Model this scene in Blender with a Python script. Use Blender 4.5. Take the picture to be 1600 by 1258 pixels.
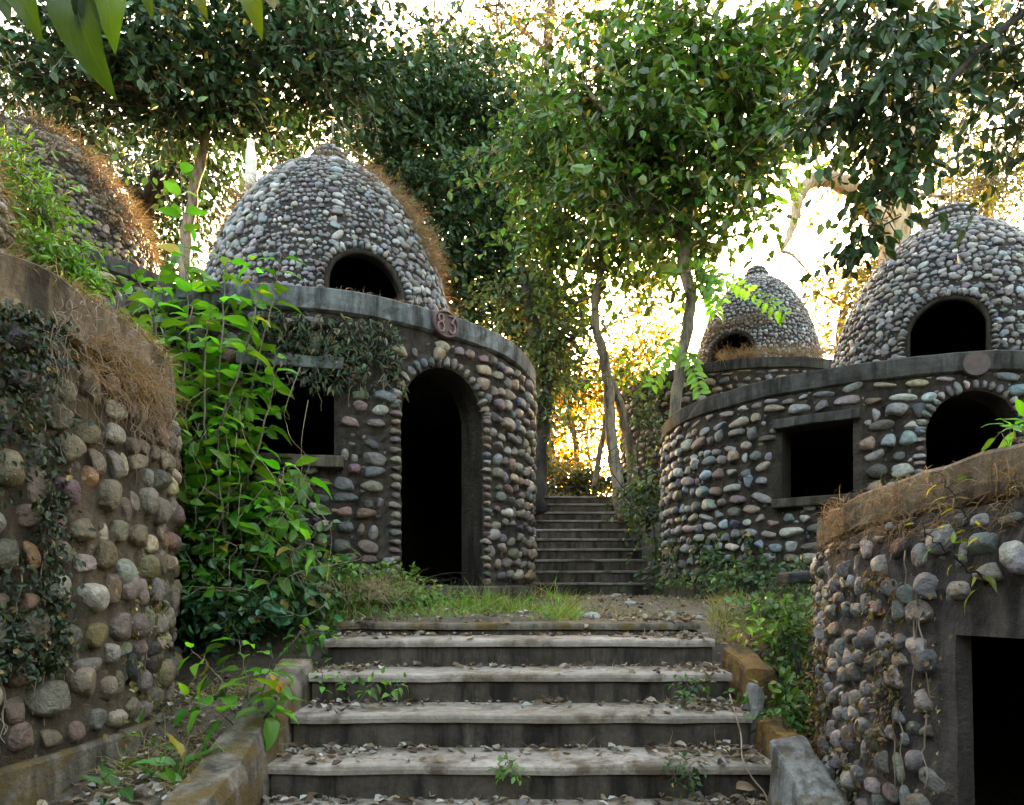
import bpy, bmesh, math, random
import numpy as np
from mathutils import Vector, Matrix

for o in list(bpy.data.objects):
    bpy.data.objects.remove(o)
scn = bpy.context.scene
COL = scn.collection
F = 1100.0            # focal length in photograph pixels (1600 wide)
HZ = 912.0            # horizon row; the eye is the origin, x right, y away, z up

# ------------------------------------------------------------------ camera, sky, sun, exposure
cam_d = bpy.data.cameras.new('camera')
cam = bpy.data.objects.new('camera', cam_d)
COL.objects.link(cam)
cam.location = (0, 0, 0)
cam.rotation_euler = (math.radians(90), 0, 0)
cam_d.sensor_width = 36
cam_d.lens = 36 * F / 1600
cam_d.shift_y = (HZ - 629) / 1600
cam_d.clip_start = 0.05
cam_d.clip_end = 3000
scn.camera = cam

SUN_EL, SUN_AZ = math.radians(9.6), math.radians(7.0)
world = bpy.data.worlds.new('World')
scn.world = world
world.use_nodes = True
wn = world.node_tree
sky = wn.nodes.new('ShaderNodeTexSky')
sky.sky_type = 'NISHITA'
sky.sun_disc = False
sky.sun_elevation = SUN_EL
sky.sun_rotation = SUN_AZ
sky.air_density = 1.4
sky.dust_density = 6.0
sky.ozone_density = 0.1
wn.nodes['Background'].inputs[1].default_value = 0.15
wn.links.new(sky.outputs[0], wn.nodes['Background'].inputs[0])

sun_d = bpy.data.lights.new('sun', 'SUN')
sun_d.energy = 3.0
sun_d.angle = math.radians(0.6)
sun_d.color = (1.0, 0.74, 0.40)
sun = bpy.data.objects.new('sun', sun_d)
COL.objects.link(sun)
sdir = Vector((math.sin(SUN_AZ) * math.cos(SUN_EL), math.cos(SUN_AZ) * math.cos(SUN_EL), math.sin(SUN_EL)))
sun.rotation_euler = (-sdir).to_track_quat('-Z', 'Y').to_euler()
sun.location = sdir * 100

scn.view_settings.view_transform = 'Standard'
scn.view_settings.look = 'None'
scn.view_settings.exposure = 4.3
scn.view_settings.gamma = 1.0
scn.render.engine = 'CYCLES'
scn.cycles.use_denoising = True
scn.cycles.max_bounces = 6
scn.cycles.diffuse_bounces = 3
scn.cycles.glossy_bounces = 2
scn.cycles.transmission_bounces = 3
scn.cycles.sample_clamp_indirect = 6

# ------------------------------------------------------------------ helpers
R0 = np.random.default_rng(11)
NZ = np.array([0., 0., 1.])


def at(px, py, d):
    return np.array([(px - 800) / F * d, d, (HZ - py) / F * d])


def proj(P):
    P = np.asarray(P)
    d = np.maximum(P[..., 1], .05)
    return 800 + F * P[..., 0] / d, HZ - F * P[..., 2] / d, d


def nrm(v):
    return v / np.maximum(np.linalg.norm(v, axis=-1, keepdims=True), 1e-9)


def mesh(name, V, faces, smooth=False, col=None):
    """faces: list of int arrays (each (M,k)); col: (N,3) per vertex."""
    V = np.asarray(V, np.float32)
    if isinstance(faces, np.ndarray):
        faces = [faces]
    faces = [np.asarray(f, np.int32) for f in faces if len(f)]
    me = bpy.data.meshes.new(name)
    me.vertices.add(len(V))
    me.vertices.foreach_set('co', V.ravel())
    nl = sum(f.size for f in faces)
    npoly = sum(len(f) for f in faces)
    me.loops.add(nl)
    me.polygons.add(npoly)
    me.loops.foreach_set('vertex_index', np.concatenate([f.ravel() for f in faces]))
    tot = np.concatenate([np.full(len(f), f.shape[1], np.int32) for f in faces])
    st = np.concatenate([[0], np.cumsum(tot)[:-1]]).astype(np.int32)
    me.polygons.foreach_set('loop_start', st)
    me.polygons.foreach_set('use_smooth', np.full(npoly, bool(smooth)))
    if col is not None:
        a = me.attributes.new('Col', 'FLOAT_COLOR', 'POINT')
        c4 = np.ones((len(V), 4), np.float32)
        c4[:, :3] = col
        a.data.foreach_set('color', c4.ravel())
    me.update(calc_edges=True)
    me.validate()
    return me


def world_mat(o):
    m = o.matrix_parent_inverse @ o.matrix_basis if o.parent else o.matrix_basis.copy()
    return world_mat(o.parent) @ m if o.parent else m


def world_inv(o):
    return world_mat(o).inverted()


def link(name, data, mat=None, parent=None):
    o = bpy.data.objects.new(name, data)
    if mat is not None and not data.materials:
        data.materials.append(mat)
    COL.objects.link(o)
    if parent is not None:
        o.parent = parent
        o.matrix_parent_inverse = world_inv(parent)
    return o


def empty(name, loc):
    o = bpy.data.objects.new(name, None)
    o.empty_display_size = .2
    COL.objects.link(o)
    o.location = loc
    return o


def tag(o, label=None, cat=None, group=None, kind=None):
    if label:
        o['label'] = label
    if cat:
        o['category'] = cat
    if group:
        o['group'] = group
    if kind:
        o['kind'] = kind
    return o


def fbm(P, seed=0, octaves=3, scale=1.0):
    """cheap smooth pseudo noise from sines, about -1..1"""
    r = np.random.default_rng(seed)
    out = np.zeros(P.shape[0])
    amp, tot = 1.0, 0.0
    s = scale
    for _ in range(octaves):
        for _k in range(3):
            k = r.normal(size=3) * s
            out += amp * np.sin(P @ k + r.uniform(0, 6.28)) / 3 ** .5 * .8
        tot += amp
        amp *= .55
        s *= 2.1
    return out / tot


# ------------------------------------------------------------------ materials
def new_mat(name):
    m = bpy.data.materials.new(name)
    m.use_nodes = True
    nt = m.node_tree
    nt.nodes.clear()
    out = nt.nodes.new('ShaderNodeOutputMaterial')
    return m, nt, out


def N(nt, t, **kw):
    n = nt.nodes.new(t)
    for k, v in kw.items():
        if k.startswith('i_'):
            key = k[2:]
            n.inputs[int(key) if key.isdigit() else key.replace('_', ' ')].default_value = v
        else:
            setattr(n, k, v)
    return n


def mixc(nt, fac, a, b, mode='MIX'):
    n = nt.nodes.new('ShaderNodeMix')
    n.data_type = 'RGBA'
    n.blend_type = mode
    for sock, v in ((0, fac), (6, a), (7, b)):
        if hasattr(v, 'is_linked') or hasattr(v, 'links'):
            nt.links.new(v, n.inputs[sock])
        else:
            n.inputs[sock].default_value = v if sock == 0 else (*v, 1)[:4]
    return n.outputs[2]


def noise(nt, scale, detail=4, rough=.55, vec=None, stretch=None):
    n = N(nt, 'ShaderNodeTexNoise')
    n.inputs['Scale'].default_value = scale
    n.inputs['Detail'].default_value = detail
    n.inputs['Roughness'].default_value = rough
    if vec is None:
        vec = N(nt, 'ShaderNodeTexCoord').outputs['Object']
    if stretch:
        mp = N(nt, 'ShaderNodeMapping')
        mp.inputs['Scale'].default_value = stretch
        nt.links.new(vec, mp.inputs[0])
        vec = mp.outputs[0]
    nt.links.new(vec, n.inputs['Vector'])
    return n.outputs['Fac']


def ramp(nt, fac, stops):
    r = N(nt, 'ShaderNodeValToRGB')
    el = r.color_ramp.elements
    while len(el) < len(stops):
        el.new(.5)
    for e, (p, c) in zip(el, stops):
        e.position = p
        e.color = (*c, 1) if len(c) == 3 else c
    nt.links.new(fac, r.inputs[0])
    return r.outputs[0]


def bump(nt, h, strength=.4, dist=.02):
    b = N(nt, 'ShaderNodeBump')
    b.inputs['Strength'].default_value = strength
    b.inputs['Distance'].default_value = dist
    nt.links.new(h, b.inputs['Height'])
    return b.outputs[0]


def finish(nt, out, col, rough=.85, normal=None, spec=.3):
    p = N(nt, 'ShaderNodeBsdfPrincipled')
    if isinstance(col, tuple):
        p.inputs['Base Color'].default_value = (*col, 1)
    else:
        nt.links.new(col, p.inputs['Base Color'])
    if isinstance(rough, float):
        p.inputs['Roughness'].default_value = rough
    else:
        nt.links.new(rough, p.inputs['Roughness'])
    p.inputs['Specular IOR Level'].default_value = spec
    if normal is not None:
        nt.links.new(normal, p.inputs['Normal'])
    nt.links.new(p.outputs[0], out.inputs[0])
    return p


def worn(name, c1, c2, dark, streak=True, moss=None, moss_amt=.5, bscale=28, bstr=.5, rough=.9, sc=1.0):
    m, nt, out = new_mat(name)
    n1 = noise(nt, 2.3 * sc, 6, .6)
    c = ramp(nt, n1, [(.3, c1), (.68, c2)])
    n2 = noise(nt, 17 * sc, 5, .65)
    c = mixc(nt, .55, c, ramp(nt, n2, [(.3, (.45, .45, .45)), (.7, (1.25, 1.25, 1.25))]), 'MULTIPLY')
    if streak:
        n3 = noise(nt, 5 * sc, 7, .68, stretch=(1.6, 1.6, .25))
        f = ramp(nt, n3, [(.44, (0, 0, 0)), (.62, (.9, .9, .9))])
        c = mixc(nt, f, c, dark)
    if moss:
        n4 = noise(nt, 3.1 * sc, 6, .7)
        f = ramp(nt, n4, [(moss_amt, (0, 0, 0)), (moss_amt + .1, (.85, .85, .85))])
        c = mixc(nt, f, c, moss)
    nb = noise(nt, bscale * sc, 8, .68)
    nb2 = noise(nt, 6 * sc, 5, .6)
    a = N(nt, 'ShaderNodeMath', operation='ADD')
    nt.links.new(nb, a.inputs[0])
    nt.links.new(nb2, a.inputs[1])
    finish(nt, out, c, rough, bump(nt, a.outputs[0], bstr, .03), .25)
    return m


def stone_mat(name, joined):
    m, nt, out = new_mat(name)
    if joined:
        src = N(nt, 'ShaderNodeAttribute', attribute_name='Col').outputs['Color']
    else:
        src = N(nt, 'ShaderNodeObjectInfo').outputs['Color']
    geo = N(nt, 'ShaderNodeNewGeometry').outputs['Position']
    n1 = noise(nt, 26, 8, .75, vec=geo)
    c = mixc(nt, .9, src, ramp(nt, n1, [(.3, (.38, .36, .34)), (.7, (1.5, 1.5, 1.46))]), 'MULTIPLY')
    n2 = noise(nt, 5.5, 5, .7, vec=geo)
    c = mixc(nt, ramp(nt, n2, [(.52, (0, 0, 0)), (.7, (.6, .6, .6))]), c, (.05, .04, .03))
    nb = noise(nt, 42, 7, .65, vec=geo)
    rg = ramp(nt, n1, [(.3, (.34, .34, .34)), (.7, (.6, .6, .6))])
    nb2 = noise(nt, 11, 6, .7, vec=geo)
    ad = N(nt, 'ShaderNodeMath', operation='MULTIPLY_ADD')
    nt.links.new(nb2, ad.inputs[0])
    ad.inputs[1].default_value = 2.5
    nt.links.new(nb, ad.inputs[2])
    finish(nt, out, c, rg, bump(nt, ad.outputs[0], .8, .018), .45)
    return m


def leaf_mat(name, mode='attr', trans=.42, rough=.42, tcol=(1.3, 1.22, .38), spec=.5, veins=False):
    m, nt, out = new_mat(name)
    if mode == 'attr':
        c = N(nt, 'ShaderNodeAttribute', attribute_name='Col').outputs['Color']
    else:
        c = N(nt, 'ShaderNodeObjectInfo').outputs['Color']
    nv = None
    if veins:
        tc = N(nt, 'ShaderNodeTexCoord').outputs['UV']
        sep = N(nt, 'ShaderNodeSeparateXYZ')
        nt.links.new(tc, sep.inputs[0])
        ab = N(nt, 'ShaderNodeMath', operation='ABSOLUTE')
        nt.links.new(sep.outputs[0], ab.inputs[0])
        # side veins slant from the midrib towards the tip
        s1 = N(nt, 'ShaderNodeMath', operation='MULTIPLY_ADD')
        nt.links.new(ab.outputs[0], s1.inputs[0])
        s1.inputs[1].default_value = -.55
        nt.links.new(sep.outputs[1], s1.inputs[2])
        s2 = N(nt, 'ShaderNodeMath', operation='MULTIPLY')
        nt.links.new(s1.outputs[0], s2.inputs[0])
        s2.inputs[1].default_value = 44.0
        s3 = N(nt, 'ShaderNodeMath', operation='SINE')
        nt.links.new(s2.outputs[0], s3.inputs[0])
        vein = ramp(nt, s3.outputs[0], [(.9, (0, 0, 0)), (1.0, (.5, .5, .5))])
        mid = ramp(nt, ab.outputs[0], [(.0, (.8, .8, .8)), (.05, (0, 0, 0))])
        both = mixc(nt, 1.0, vein, mid, 'ADD')
        c = mixc(nt, both, c, mixc(nt, 1.0, c, (1.5, 1.4, 1.2), 'MULTIPLY'))
        spots = noise(nt, 30, 4, .7)
        c = mixc(nt, ramp(nt, spots, [(.68, (0, 0, 0)), (.74, (.5, .5, .5))]), c, (.09, .07, .02))
        nv = bump(nt, both, .25, .004)
    p = N(nt, 'ShaderNodeBsdfPrincipled')
    nt.links.new(c, p.inputs['Base Color'])
    p.inputs['Roughness'].default_value = rough
    p.inputs['Specular IOR Level'].default_value = spec
    if nv is not None:
        nt.links.new(nv, p.inputs['Normal'])
    t = N(nt, 'ShaderNodeBsdfTranslucent')
    nt.links.new(mixc(nt, 1.0, c, tcol, 'MULTIPLY'), t.inputs[0])
    mx = N(nt, 'ShaderNodeMixShader')
    mx.inputs[0].default_value = trans
    nt.links.new(p.outputs[0], mx.inputs[1])
    nt.links.new(t.outputs[0], mx.inputs[2])
    nt.links.new(mx.outputs[0], out.inputs[0])
    return m


M = {}
M['mortar'] = worn('mortar', (.022, .016, .012), (.052, .039, .030), (.009, .007, .006), moss=(.045, .05, .02), moss_amt=.63, bstr=.8)
M['mortar_near'] = worn('mortar_warm', (.055, .039, .026), (.125, .092, .064), (.018, .014, .010), moss=(.06, .062, .022), moss_amt=.62, bstr=.8)
M['mortar_grey'] = worn('mortar_grey', (.048, .037, .033), (.125, .10, .09), (.018, .014, .012), moss=(.07, .05, .03), moss_amt=.6, bstr=.9)
M['mortar_dome'] = worn('mortar_dome', (.018, .014, .013), (.045, .034, .031), (.010, .008, .008), bstr=.8)
M['slab'] = worn('weathered_concrete', (.07, .073, .074), (.17, .172, .174), (.016, .015, .014), bstr=.35)
M['slab_dark'] = worn('stained_concrete', (.026, .023, .022), (.075, .07, .068), (.008, .0075, .007), moss=(.05, .045, .025), moss_amt=.62, bstr=.4)
M['slab_warm'] = worn('peeling_plaster', (.085, .058, .036), (.23, .17, .115), (.018, .013, .009), moss=(.06, .042, .02), moss_amt=.55, bstr=.6)
M['slab_rust'] = worn('rusty_plaster', (.15, .10, .06), (.26, .20, .14), (.05, .036, .026), moss=(.13, .075, .03), moss_amt=.55, bstr=.9)
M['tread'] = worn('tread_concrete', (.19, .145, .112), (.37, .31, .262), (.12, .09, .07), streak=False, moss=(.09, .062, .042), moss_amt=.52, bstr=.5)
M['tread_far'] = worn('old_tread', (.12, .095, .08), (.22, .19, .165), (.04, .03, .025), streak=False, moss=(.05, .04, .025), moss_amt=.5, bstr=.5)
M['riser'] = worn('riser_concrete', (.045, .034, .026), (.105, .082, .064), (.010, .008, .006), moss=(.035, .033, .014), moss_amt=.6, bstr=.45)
M['parapet'] = worn('mossy_parapet', (.12, .095, .07), (.24, .20, .16), (.03, .025, .02), moss=(.11, .068, .018), moss_amt=.46, bstr=.8)
M['pale_block'] = worn('pale_block', (.20, .18, .165), (.42, .40, .38), (.07, .055, .04), moss=(.11, .075, .018), moss_amt=.52, bstr=.9)
M['ochre_block'] = worn('ochre_block', (.17, .085, .022), (.27, .15, .05), (.06, .04, .022), moss=(.16, .135, .105), moss_amt=.55, bstr=.9)
M['soil'] = worn('soil', (.075, .058, .042), (.15, .12, .09), (.05, .04, .03), streak=False, moss=(.05, .06, .02), moss_amt=.6, bstr=1.0, rough=.95)
M['stone'] = stone_mat('river_stone', False)
M['stones'] = stone_mat('river_stone_bed', True)
M['bark'] = worn('bark', (.20, .155, .12), (.33, .27, .21), (.04, .03, .025), bscale=40, bstr=.8)
M['bark_dark'] = worn('bark_dark', (.035, .03, .027), (.075, .062, .052), (.02, .017, .015), bscale=40, bstr=.8)
M['bark_pale'] = worn('bark_pale', (.30, .22, .14), (.46, .36, .25), (.16, .11, .07), bscale=30, bstr=.6)
M['leaf'] = leaf_mat('tree_leaf')
M['leaf_dark'] = leaf_mat('shade_leaf', trans=.18, rough=.45, tcol=(1.2, 1.2, .4), spec=.28)
M['leaf_gold'] = leaf_mat('glow_tinted_leaf', trans=.8, rough=.5, tcol=(1.42, 1.32, .18), spec=.2)  # sun glow put into the leaf tint and strong translucency
M['leaf_glossy'] = leaf_mat('glossy_leaf', trans=.35, rough=.33)
M['leaf_big'] = leaf_mat('broad_leaf', 'object', trans=.5, rough=.38, tcol=(1.35, 1.5, .4), veins=True)
M['grass'] = leaf_mat('grass_blade', trans=.4, rough=.5, tcol=(1.3, 1.4, .5), spec=.3)
M['straw'] = leaf_mat('dry_straw', trans=.4, rough=.7, tcol=(1.15, .98, .68), spec=.2)
M['litter'] = leaf_mat('dead_leaf', trans=.12, rough=.75, tcol=(1.1, .9, .6), spec=.2)
m_, nt_, o_ = new_mat('red_paint')
finish(nt_, o_, ramp(nt_, noise(nt_, 30, 5), [(.3, (.04, .02, .02)), (.7, (.085, .038, .036))]), .55, None, .4)
M['red'] = m_
m_, nt_, o_ = new_mat('faded_red_paint')
finish(nt_, o_, ramp(nt_, noise(nt_, 20, 5), [(.4, (.06, .05, .05)), (.65, (.10, .062, .058))]), .8, None, .3)
M['red_faded'] = m_
m_, nt_, o_ = new_mat('red_painted_highlight')  # same red as the plaque, highlights on the raised digits put into the colour
finish(nt_, o_, ramp(nt_, noise(nt_, 50, 5), [(.3, (.07, .033, .033)), (.7, (.16, .09, .09))]), .4, None, .5)
M['red_digit'] = m_
m_, nt_, o_ = new_mat('rusty_iron')
finish(nt_, o_, ramp(nt_, noise(nt_, 40, 5), [(.3, (.06, .045, .04)), (.7, (.16, .12, .10))]), .7, None, .4)
M['iron'] = m_
m_, nt_, o_ = new_mat('white_pipe')
finish(nt_, o_, ramp(nt_, noise(nt_, 9, 5), [(.3, (.38, .35, .33)), (.7, (.62, .60, .58))]), .6, None, .4)
M['pipe'] = m_


# ------------------------------------------------------------------ geometry builders
def lathe(profile, segs=96, jitter=0.0, seed=0, closed=True):
    """profile: list of (r,z) ; returns V, quads (around local z)."""
    pr = np.array(profile, float)
    th = np.linspace(0, 2 * np.pi, segs, endpoint=False)
    V = np.stack([np.outer(np.cos(th), pr[:, 0]), np.outer(np.sin(th), pr[:, 0]), np.tile(pr[:, 1], (segs, 1))], -1)
    n = len(pr)
    if jitter:
        P = V.reshape(-1, 3)
        V = (P + np.stack([fbm(P, seed + k, 3, 6.0) for k in range(3)], -1) * jitter).reshape(V.shape)
    i = np.arange(segs)[:, None]
    j = np.arange(n if closed else n - 1)[None, :]
    a = i * n + j
    b = ((i + 1) % segs) * n + j
    c = ((i + 1) % segs) * n + (j + 1) % n
    d = i * n + (j + 1) % n
    Fq = np.stack([a, b, c, d], -1).reshape(-1, 4)
    return V.reshape(-1, 3), Fq


def catmull(P, sub=5):
    P = np.asarray(P, float)
    if len(P) < 3:
        t = np.linspace(0, 1, sub + 1)[:, None]
        return P[0] * (1 - t) + P[-1] * t
    Q = np.vstack([2 * P[0] - P[1], P, 2 * P[-1] - P[-2]])
    out = []
    for i in range(1, len(Q) - 2):
        t = np.linspace(0, 1, sub, endpoint=False)[:, None]
        p0, p1, p2, p3 = Q[i - 1:i + 3]
        out.append(.5 * ((2 * p1) + (-p0 + p2) * t + (2 * p0 - 5 * p1 + 4 * p2 - p3) * t ** 2 + (-p0 + 3 * p1 - 3 * p2 + p3) * t ** 3))
    out.append(P[-1:])
    return np.vstack(out)


def tube(P, rad, sides=8, wob=0.0, seed=0, cap=True):
    P = np.asarray(P, float)
    n = len(P)
    rad = np.interp(np.linspace(0, 1, n), np.linspace(0, 1, len(np.atleast_1d(rad))), np.atleast_1d(rad)) if np.ndim(rad) else np.full(n, rad)
    T = nrm(np.gradient(P, axis=0))
    ref = np.array([.31, .92, .24]) if abs(T[0] @ np.array([.31, .92, .24])) < .9 else np.array([.9, .1, .4])
    A = nrm(np.cross(T, ref))
    B = np.cross(T, A)
    th = np.linspace(0, 2 * np.pi, sides, endpoint=False)
    rr = rad[:, None] * np.ones(sides)[None]
    if wob:
        r = np.random.default_rng(seed)
        rr = rr * (1 + wob * r.normal(size=rr.shape) * .5 + wob * np.sin(np.arange(n)[:, None] * .9 + th[None] * 2 + r.uniform(0, 6)))
    V = P[:, None] + rr[..., None] * (np.cos(th)[None, :, None] * A[:, None] + np.sin(th)[None, :, None] * B[:, None])
    i = np.arange(n - 1)[:, None]
    j = np.arange(sides)[None]
    q = np.stack([i * sides + j, i * sides + (j + 1) % sides, (i + 1) * sides + (j + 1) % sides, (i + 1) * sides + j], -1).reshape(-1, 4)
    V = V.reshape(-1, 3)
    tri = np.zeros((0, 3), int)
    if cap:
        V = np.vstack([V, P[0], P[-1]])
        k = np.arange(sides)
        tri = np.vstack([np.stack([np.full(sides, n * sides), (k + 1) % sides, k], -1),
                         np.stack([np.full(sides, n * sides + 1), (n - 1) * sides + k, (n - 1) * sides + (k + 1) % sides], -1)])
    return V, q, tri


def join(parts):
    Vs, Qs, Ts, off = [], [], [], 0
    for V, q, t in parts:
        Vs.append(V)
        Qs.append(q + off)
        Ts.append(t + off)
        off += len(V)
    return np.vstack(Vs), [np.vstack(Qs), np.vstack(Ts)]


def rough_box(size, sub=6, amp=.02, seed=0, bevel=.02, taper=None):
    """subdivided, worn block centred on xy, base at z=0"""
    bm = bmesh.new()
    bmesh.ops.create_cube(bm, size=1)
    for v in bm.verts:
        v.co = Vector((v.co.x * size[0], v.co.y * size[1], (v.co.z + .5) * size[2]))
    if taper:
        for v in bm.verts:
            taper(v)
    if bevel:
        bmesh.ops.bevel(bm, geom=bm.edges[:], offset=bevel, segments=2, affect='EDGES', profile=.6)
    L = max(size) / sub
    for _ in range(4):
        es = [e for e in bm.edges if e.calc_length() > L * 1.3]
        if not es:
            break
        bmesh.ops.subdivide_edges(bm, edges=es, cuts=1, use_grid_fill=True)
    bmesh.ops.triangulate(bm, faces=[f for f in bm.faces if len(f.verts) > 4])
    P = np.array([v.co[:] for v in bm.verts])
    D = np.stack([fbm(P, seed + k, 4, 7.0) for k in range(3)], -1) * amp
    chip = np.clip(fbm(P, seed + 9, 3, 5.0) - .45, 0, 1)[:, None] * amp * 2.5
    c = P.mean(0)
    P = P + D - nrm(P - c) * chip
    for v, p in zip(bm.verts, P):
        v.co = p
    me = bpy.data.meshes.new('block')
    bm.to_mesh(me)
    bm.free()
    return me


# stone templates: rounded, slightly boxy and lumpy
def stone_templates(sub, n, seed, boxy=.78, lump=.10):
    out = []
    r = np.random.default_rng(seed)
    for k in range(n):
        bm = bmesh.new()
        bmesh.ops.create_icosphere(bm, subdivisions=sub, radius=1)
        V = np.array([v.co[:] for v in bm.verts])
        Fc = np.array([[v.index for v in f.verts] for f in bm.faces])
        bm.free()
        e = boxy + r.uniform(-.12, .12)
        W = np.sign(V) * np.abs(V) ** e
        W = W / np.abs(W).max(0)
        W = W * (1 + lump * fbm(V, seed * 31 + k, 3, 1.5)[:, None])
        W[:, 0] *= 1 + .22 * r.uniform(-1, 1) * W[:, 1]
        W[:, 1] *= 1 + .22 * r.uniform(-1, 1) * W[:, 0]
        # flat facets here and there
        for _ in range(r.integers(1, 6)):
            ax = nrm(r.normal(size=3))
            h = W @ ax
            lim = r.uniform(.55, .85)
            W = W - np.clip(h - lim, 0, None)[:, None] * ax * .8
        out.append((W, Fc))
    return out


T_HI = stone_templates(4, 14, 3, .8, .15)
T_MID = stone_templates(3, 12, 5)
T_LO = stone_templates(2, 10, 7)
T_XS = stone_templates(1, 8, 9, .9, .08)
ME_HI = [mesh('stone_shape', V, Fc, True) for V, Fc in T_HI]
ME_MID = [mesh('stone_shape', V, Fc, True) for V, Fc in T_MID]
for me_ in ME_HI + ME_MID:
    me_.materials.append(M['stone'])

PAL_WALL = np.array([(.20, .18, .175), (.25, .225, .21), (.17, .15, .165), (.22, .18, .19), (.17, .20, .24), (.30, .30, .31),
                     (.33, .27, .19), (.27, .18, .14), (.09, .085, .09), (.24, .22, .17), (.13, .12, .12), (.22, .165, .16)])
PAL_BLUE = np.array([(.22, .215, .23), (.19, .18, .20), (.22, .28, .35), (.33, .34, .36), (.26, .22, .24), (.30, .22, .20),
                     (.15, .16, .19), (.36, .32, .26), (.23, .19, .23), (.40, .40, .40), (.13, .125, .13), (.25, .31, .36)])
PAL_WARM = np.array([(.24, .205, .175), (.29, .24, .195), (.21, .175, .165), (.27, .22, .215), (.33, .285, .23), (.29, .18, .125),
                     (.20, .17, .12), (.34, .33, .31), (.12, .10, .095), (.25, .20, .12), (.26, .195, .17)])
PAL_DOME = np.array([(.22, .21, .225), (.29, .29, .315), (.25, .235, .245), (.37, .365, .37), (.18, .165, .17), (.24, .29, .35),
                     (.14, .13, .135), (.31, .28, .27), (.42, .42, .43), (.20, .20, .235)])


def pick_col(r, pal, n=1):
    c = pal[r.integers(0, len(pal), n)]
    return np.clip(c * np.exp(r.normal(size=(n, 1)) * .3) + r.normal(size=(n, 3)) * .008, .02, .6)


PAL_WARM = PAL_WARM * .56 * np.array([1.06, .96, .84])
PAL_WALL = PAL_WALL * .58 * np.array([1.08, .97, .88])
PAL_BLUE = PAL_BLUE * .62 * np.array([1.05, .98, .95])
PAL_DOME = PAL_DOME * .64 * np.array([1.03, .98, .98])
PAL_F = (PAL_BLUE * .45 + PAL_BLUE.mean(1, keepdims=True) * .55) * np.array([1.04, .98, .97])


class Stones:
    def __init__(self):
        self.P, self.T, self.U, self.N, self.S, self.C = [], [], [], [], [], []

    def add(self, p, t, u, n, s, c):
        self.P.append(p); self.T.append(t); self.U.append(u); self.N.append(n); self.S.append(s); self.C.append(c)

    def emit(self, parent, name, nmax, rng, hi=False, limit_px=9, clipx=(0, 1600), lo=T_LO):
        P, T, U, Nn, S, C = [np.array(a) for a in (self.P, self.T, self.U, self.N, self.S, self.C)]
        px, py, d = proj(P)
        face = np.einsum('ij,ij->i', nrm(-P), Nn)
        size = F / d * np.sqrt(S[:, 0] * S[:, 1])
        area = size * np.sqrt(np.clip(face, 0, 1))
        ok = (face > .06) & (px > clipx[0]) & (px < clipx[1]) & (py > 0) & (py < 1258) & (size > limit_px) & (P[:, 1] > .3)
        order = np.argsort(-np.where(ok, area, -1))
        sel = [i for i in order[:nmax] if ok[i]]
        selset = np.zeros(len(P), bool)
        selset[sel] = True
        MEs = ME_HI if hi else ME_MID
        inv = world_inv(parent)
        for i in sel:
            me = MEs[int(rng.integers(0, len(MEs)))]
            o = bpy.data.objects.new(name, me)
            sx = 1 if rng.random() < .5 else -1
            Mx = Matrix(((*(T[i] * S[i, 0] / 2 * sx),), (*(U[i] * S[i, 1] / 2 * sx),), (*(Nn[i] * S[i, 2] / 2),))).transposed().to_4x4()
            Mx.translation = Vector(P[i])
            o.parent = parent
            o.matrix_parent_inverse = inv
            o.matrix_basis = Mx
            o.color = (*C[i], 1)
            COL.objects.link(o)
        rest = np.where(~selset)[0]
        if len(rest):
            Vs, Fs, Cs, off = [], [], [], 0
            tiny = (size[rest] < 12) | (face[rest] < -.1)
            for grp, tm in ((rest[~tiny], lo), (rest[tiny], T_XS)):
                v = rng.integers(0, len(tm), len(grp))
                for k in range(len(tm)):
                    ii = grp[v == k]
                    if not len(ii):
                        continue
                    W, Fc = tm[k]
                    H = S[ii] / 2
                    V = P[ii][:, None] + W[None, :, 0:1] * (T[ii] * H[:, 0:1])[:, None] + W[None, :, 1:2] * (U[ii] * H[:, 1:2])[:, None] + W[None, :, 2:3] * (Nn[ii] * H[:, 2:3])[:, None]
                    nv = len(W)
                    Fs.append((Fc[None] + (np.arange(len(ii)) * nv)[:, None, None]).reshape(-1, 3) + off)
                    Vs.append(V.reshape(-1, 3))
                    Cs.append(np.repeat(C[ii], nv, 0))
                    off += len(ii) * nv
            me = mesh(name + '_bed', np.vstack(Vs), np.vstack(Fs), True, np.vstack(Cs))
            o = link('small_' + name + 's', me, M['stones'], parent)
            o['kind'] = 'stuff'
        return len(sel), len(rest)


def boolean_cut(me, cutters, mat):
    o = bpy.data.objects.new('cut_tmp', me)
    COL.objects.link(o)
    tmp = []
    for c in cutters:
        co = bpy.data.objects.new('cutter_tmp', c)
        COL.objects.link(co)
        md = o.modifiers.new('b', 'BOOLEAN')
        md.operation = 'DIFFERENCE'
        md.solver = 'EXACT'
        md.object = co
        tmp.append(co)
    bpy.context.view_layer.update()
    dg = bpy.context.evaluated_depsgraph_get()
    res = bpy.data.meshes.new_from_object(o.evaluated_get(dg))
    for t in tmp + [o]:
        bpy.data.objects.remove(t)
    res.materials.clear()
    res.materials.append(mat)
    bm = bmesh.new()
    bm.from_mesh(res)
    for f in bm.faces:
        f.smooth = False
    bm.to_mesh(res)
    bm.free()
    return res


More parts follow.
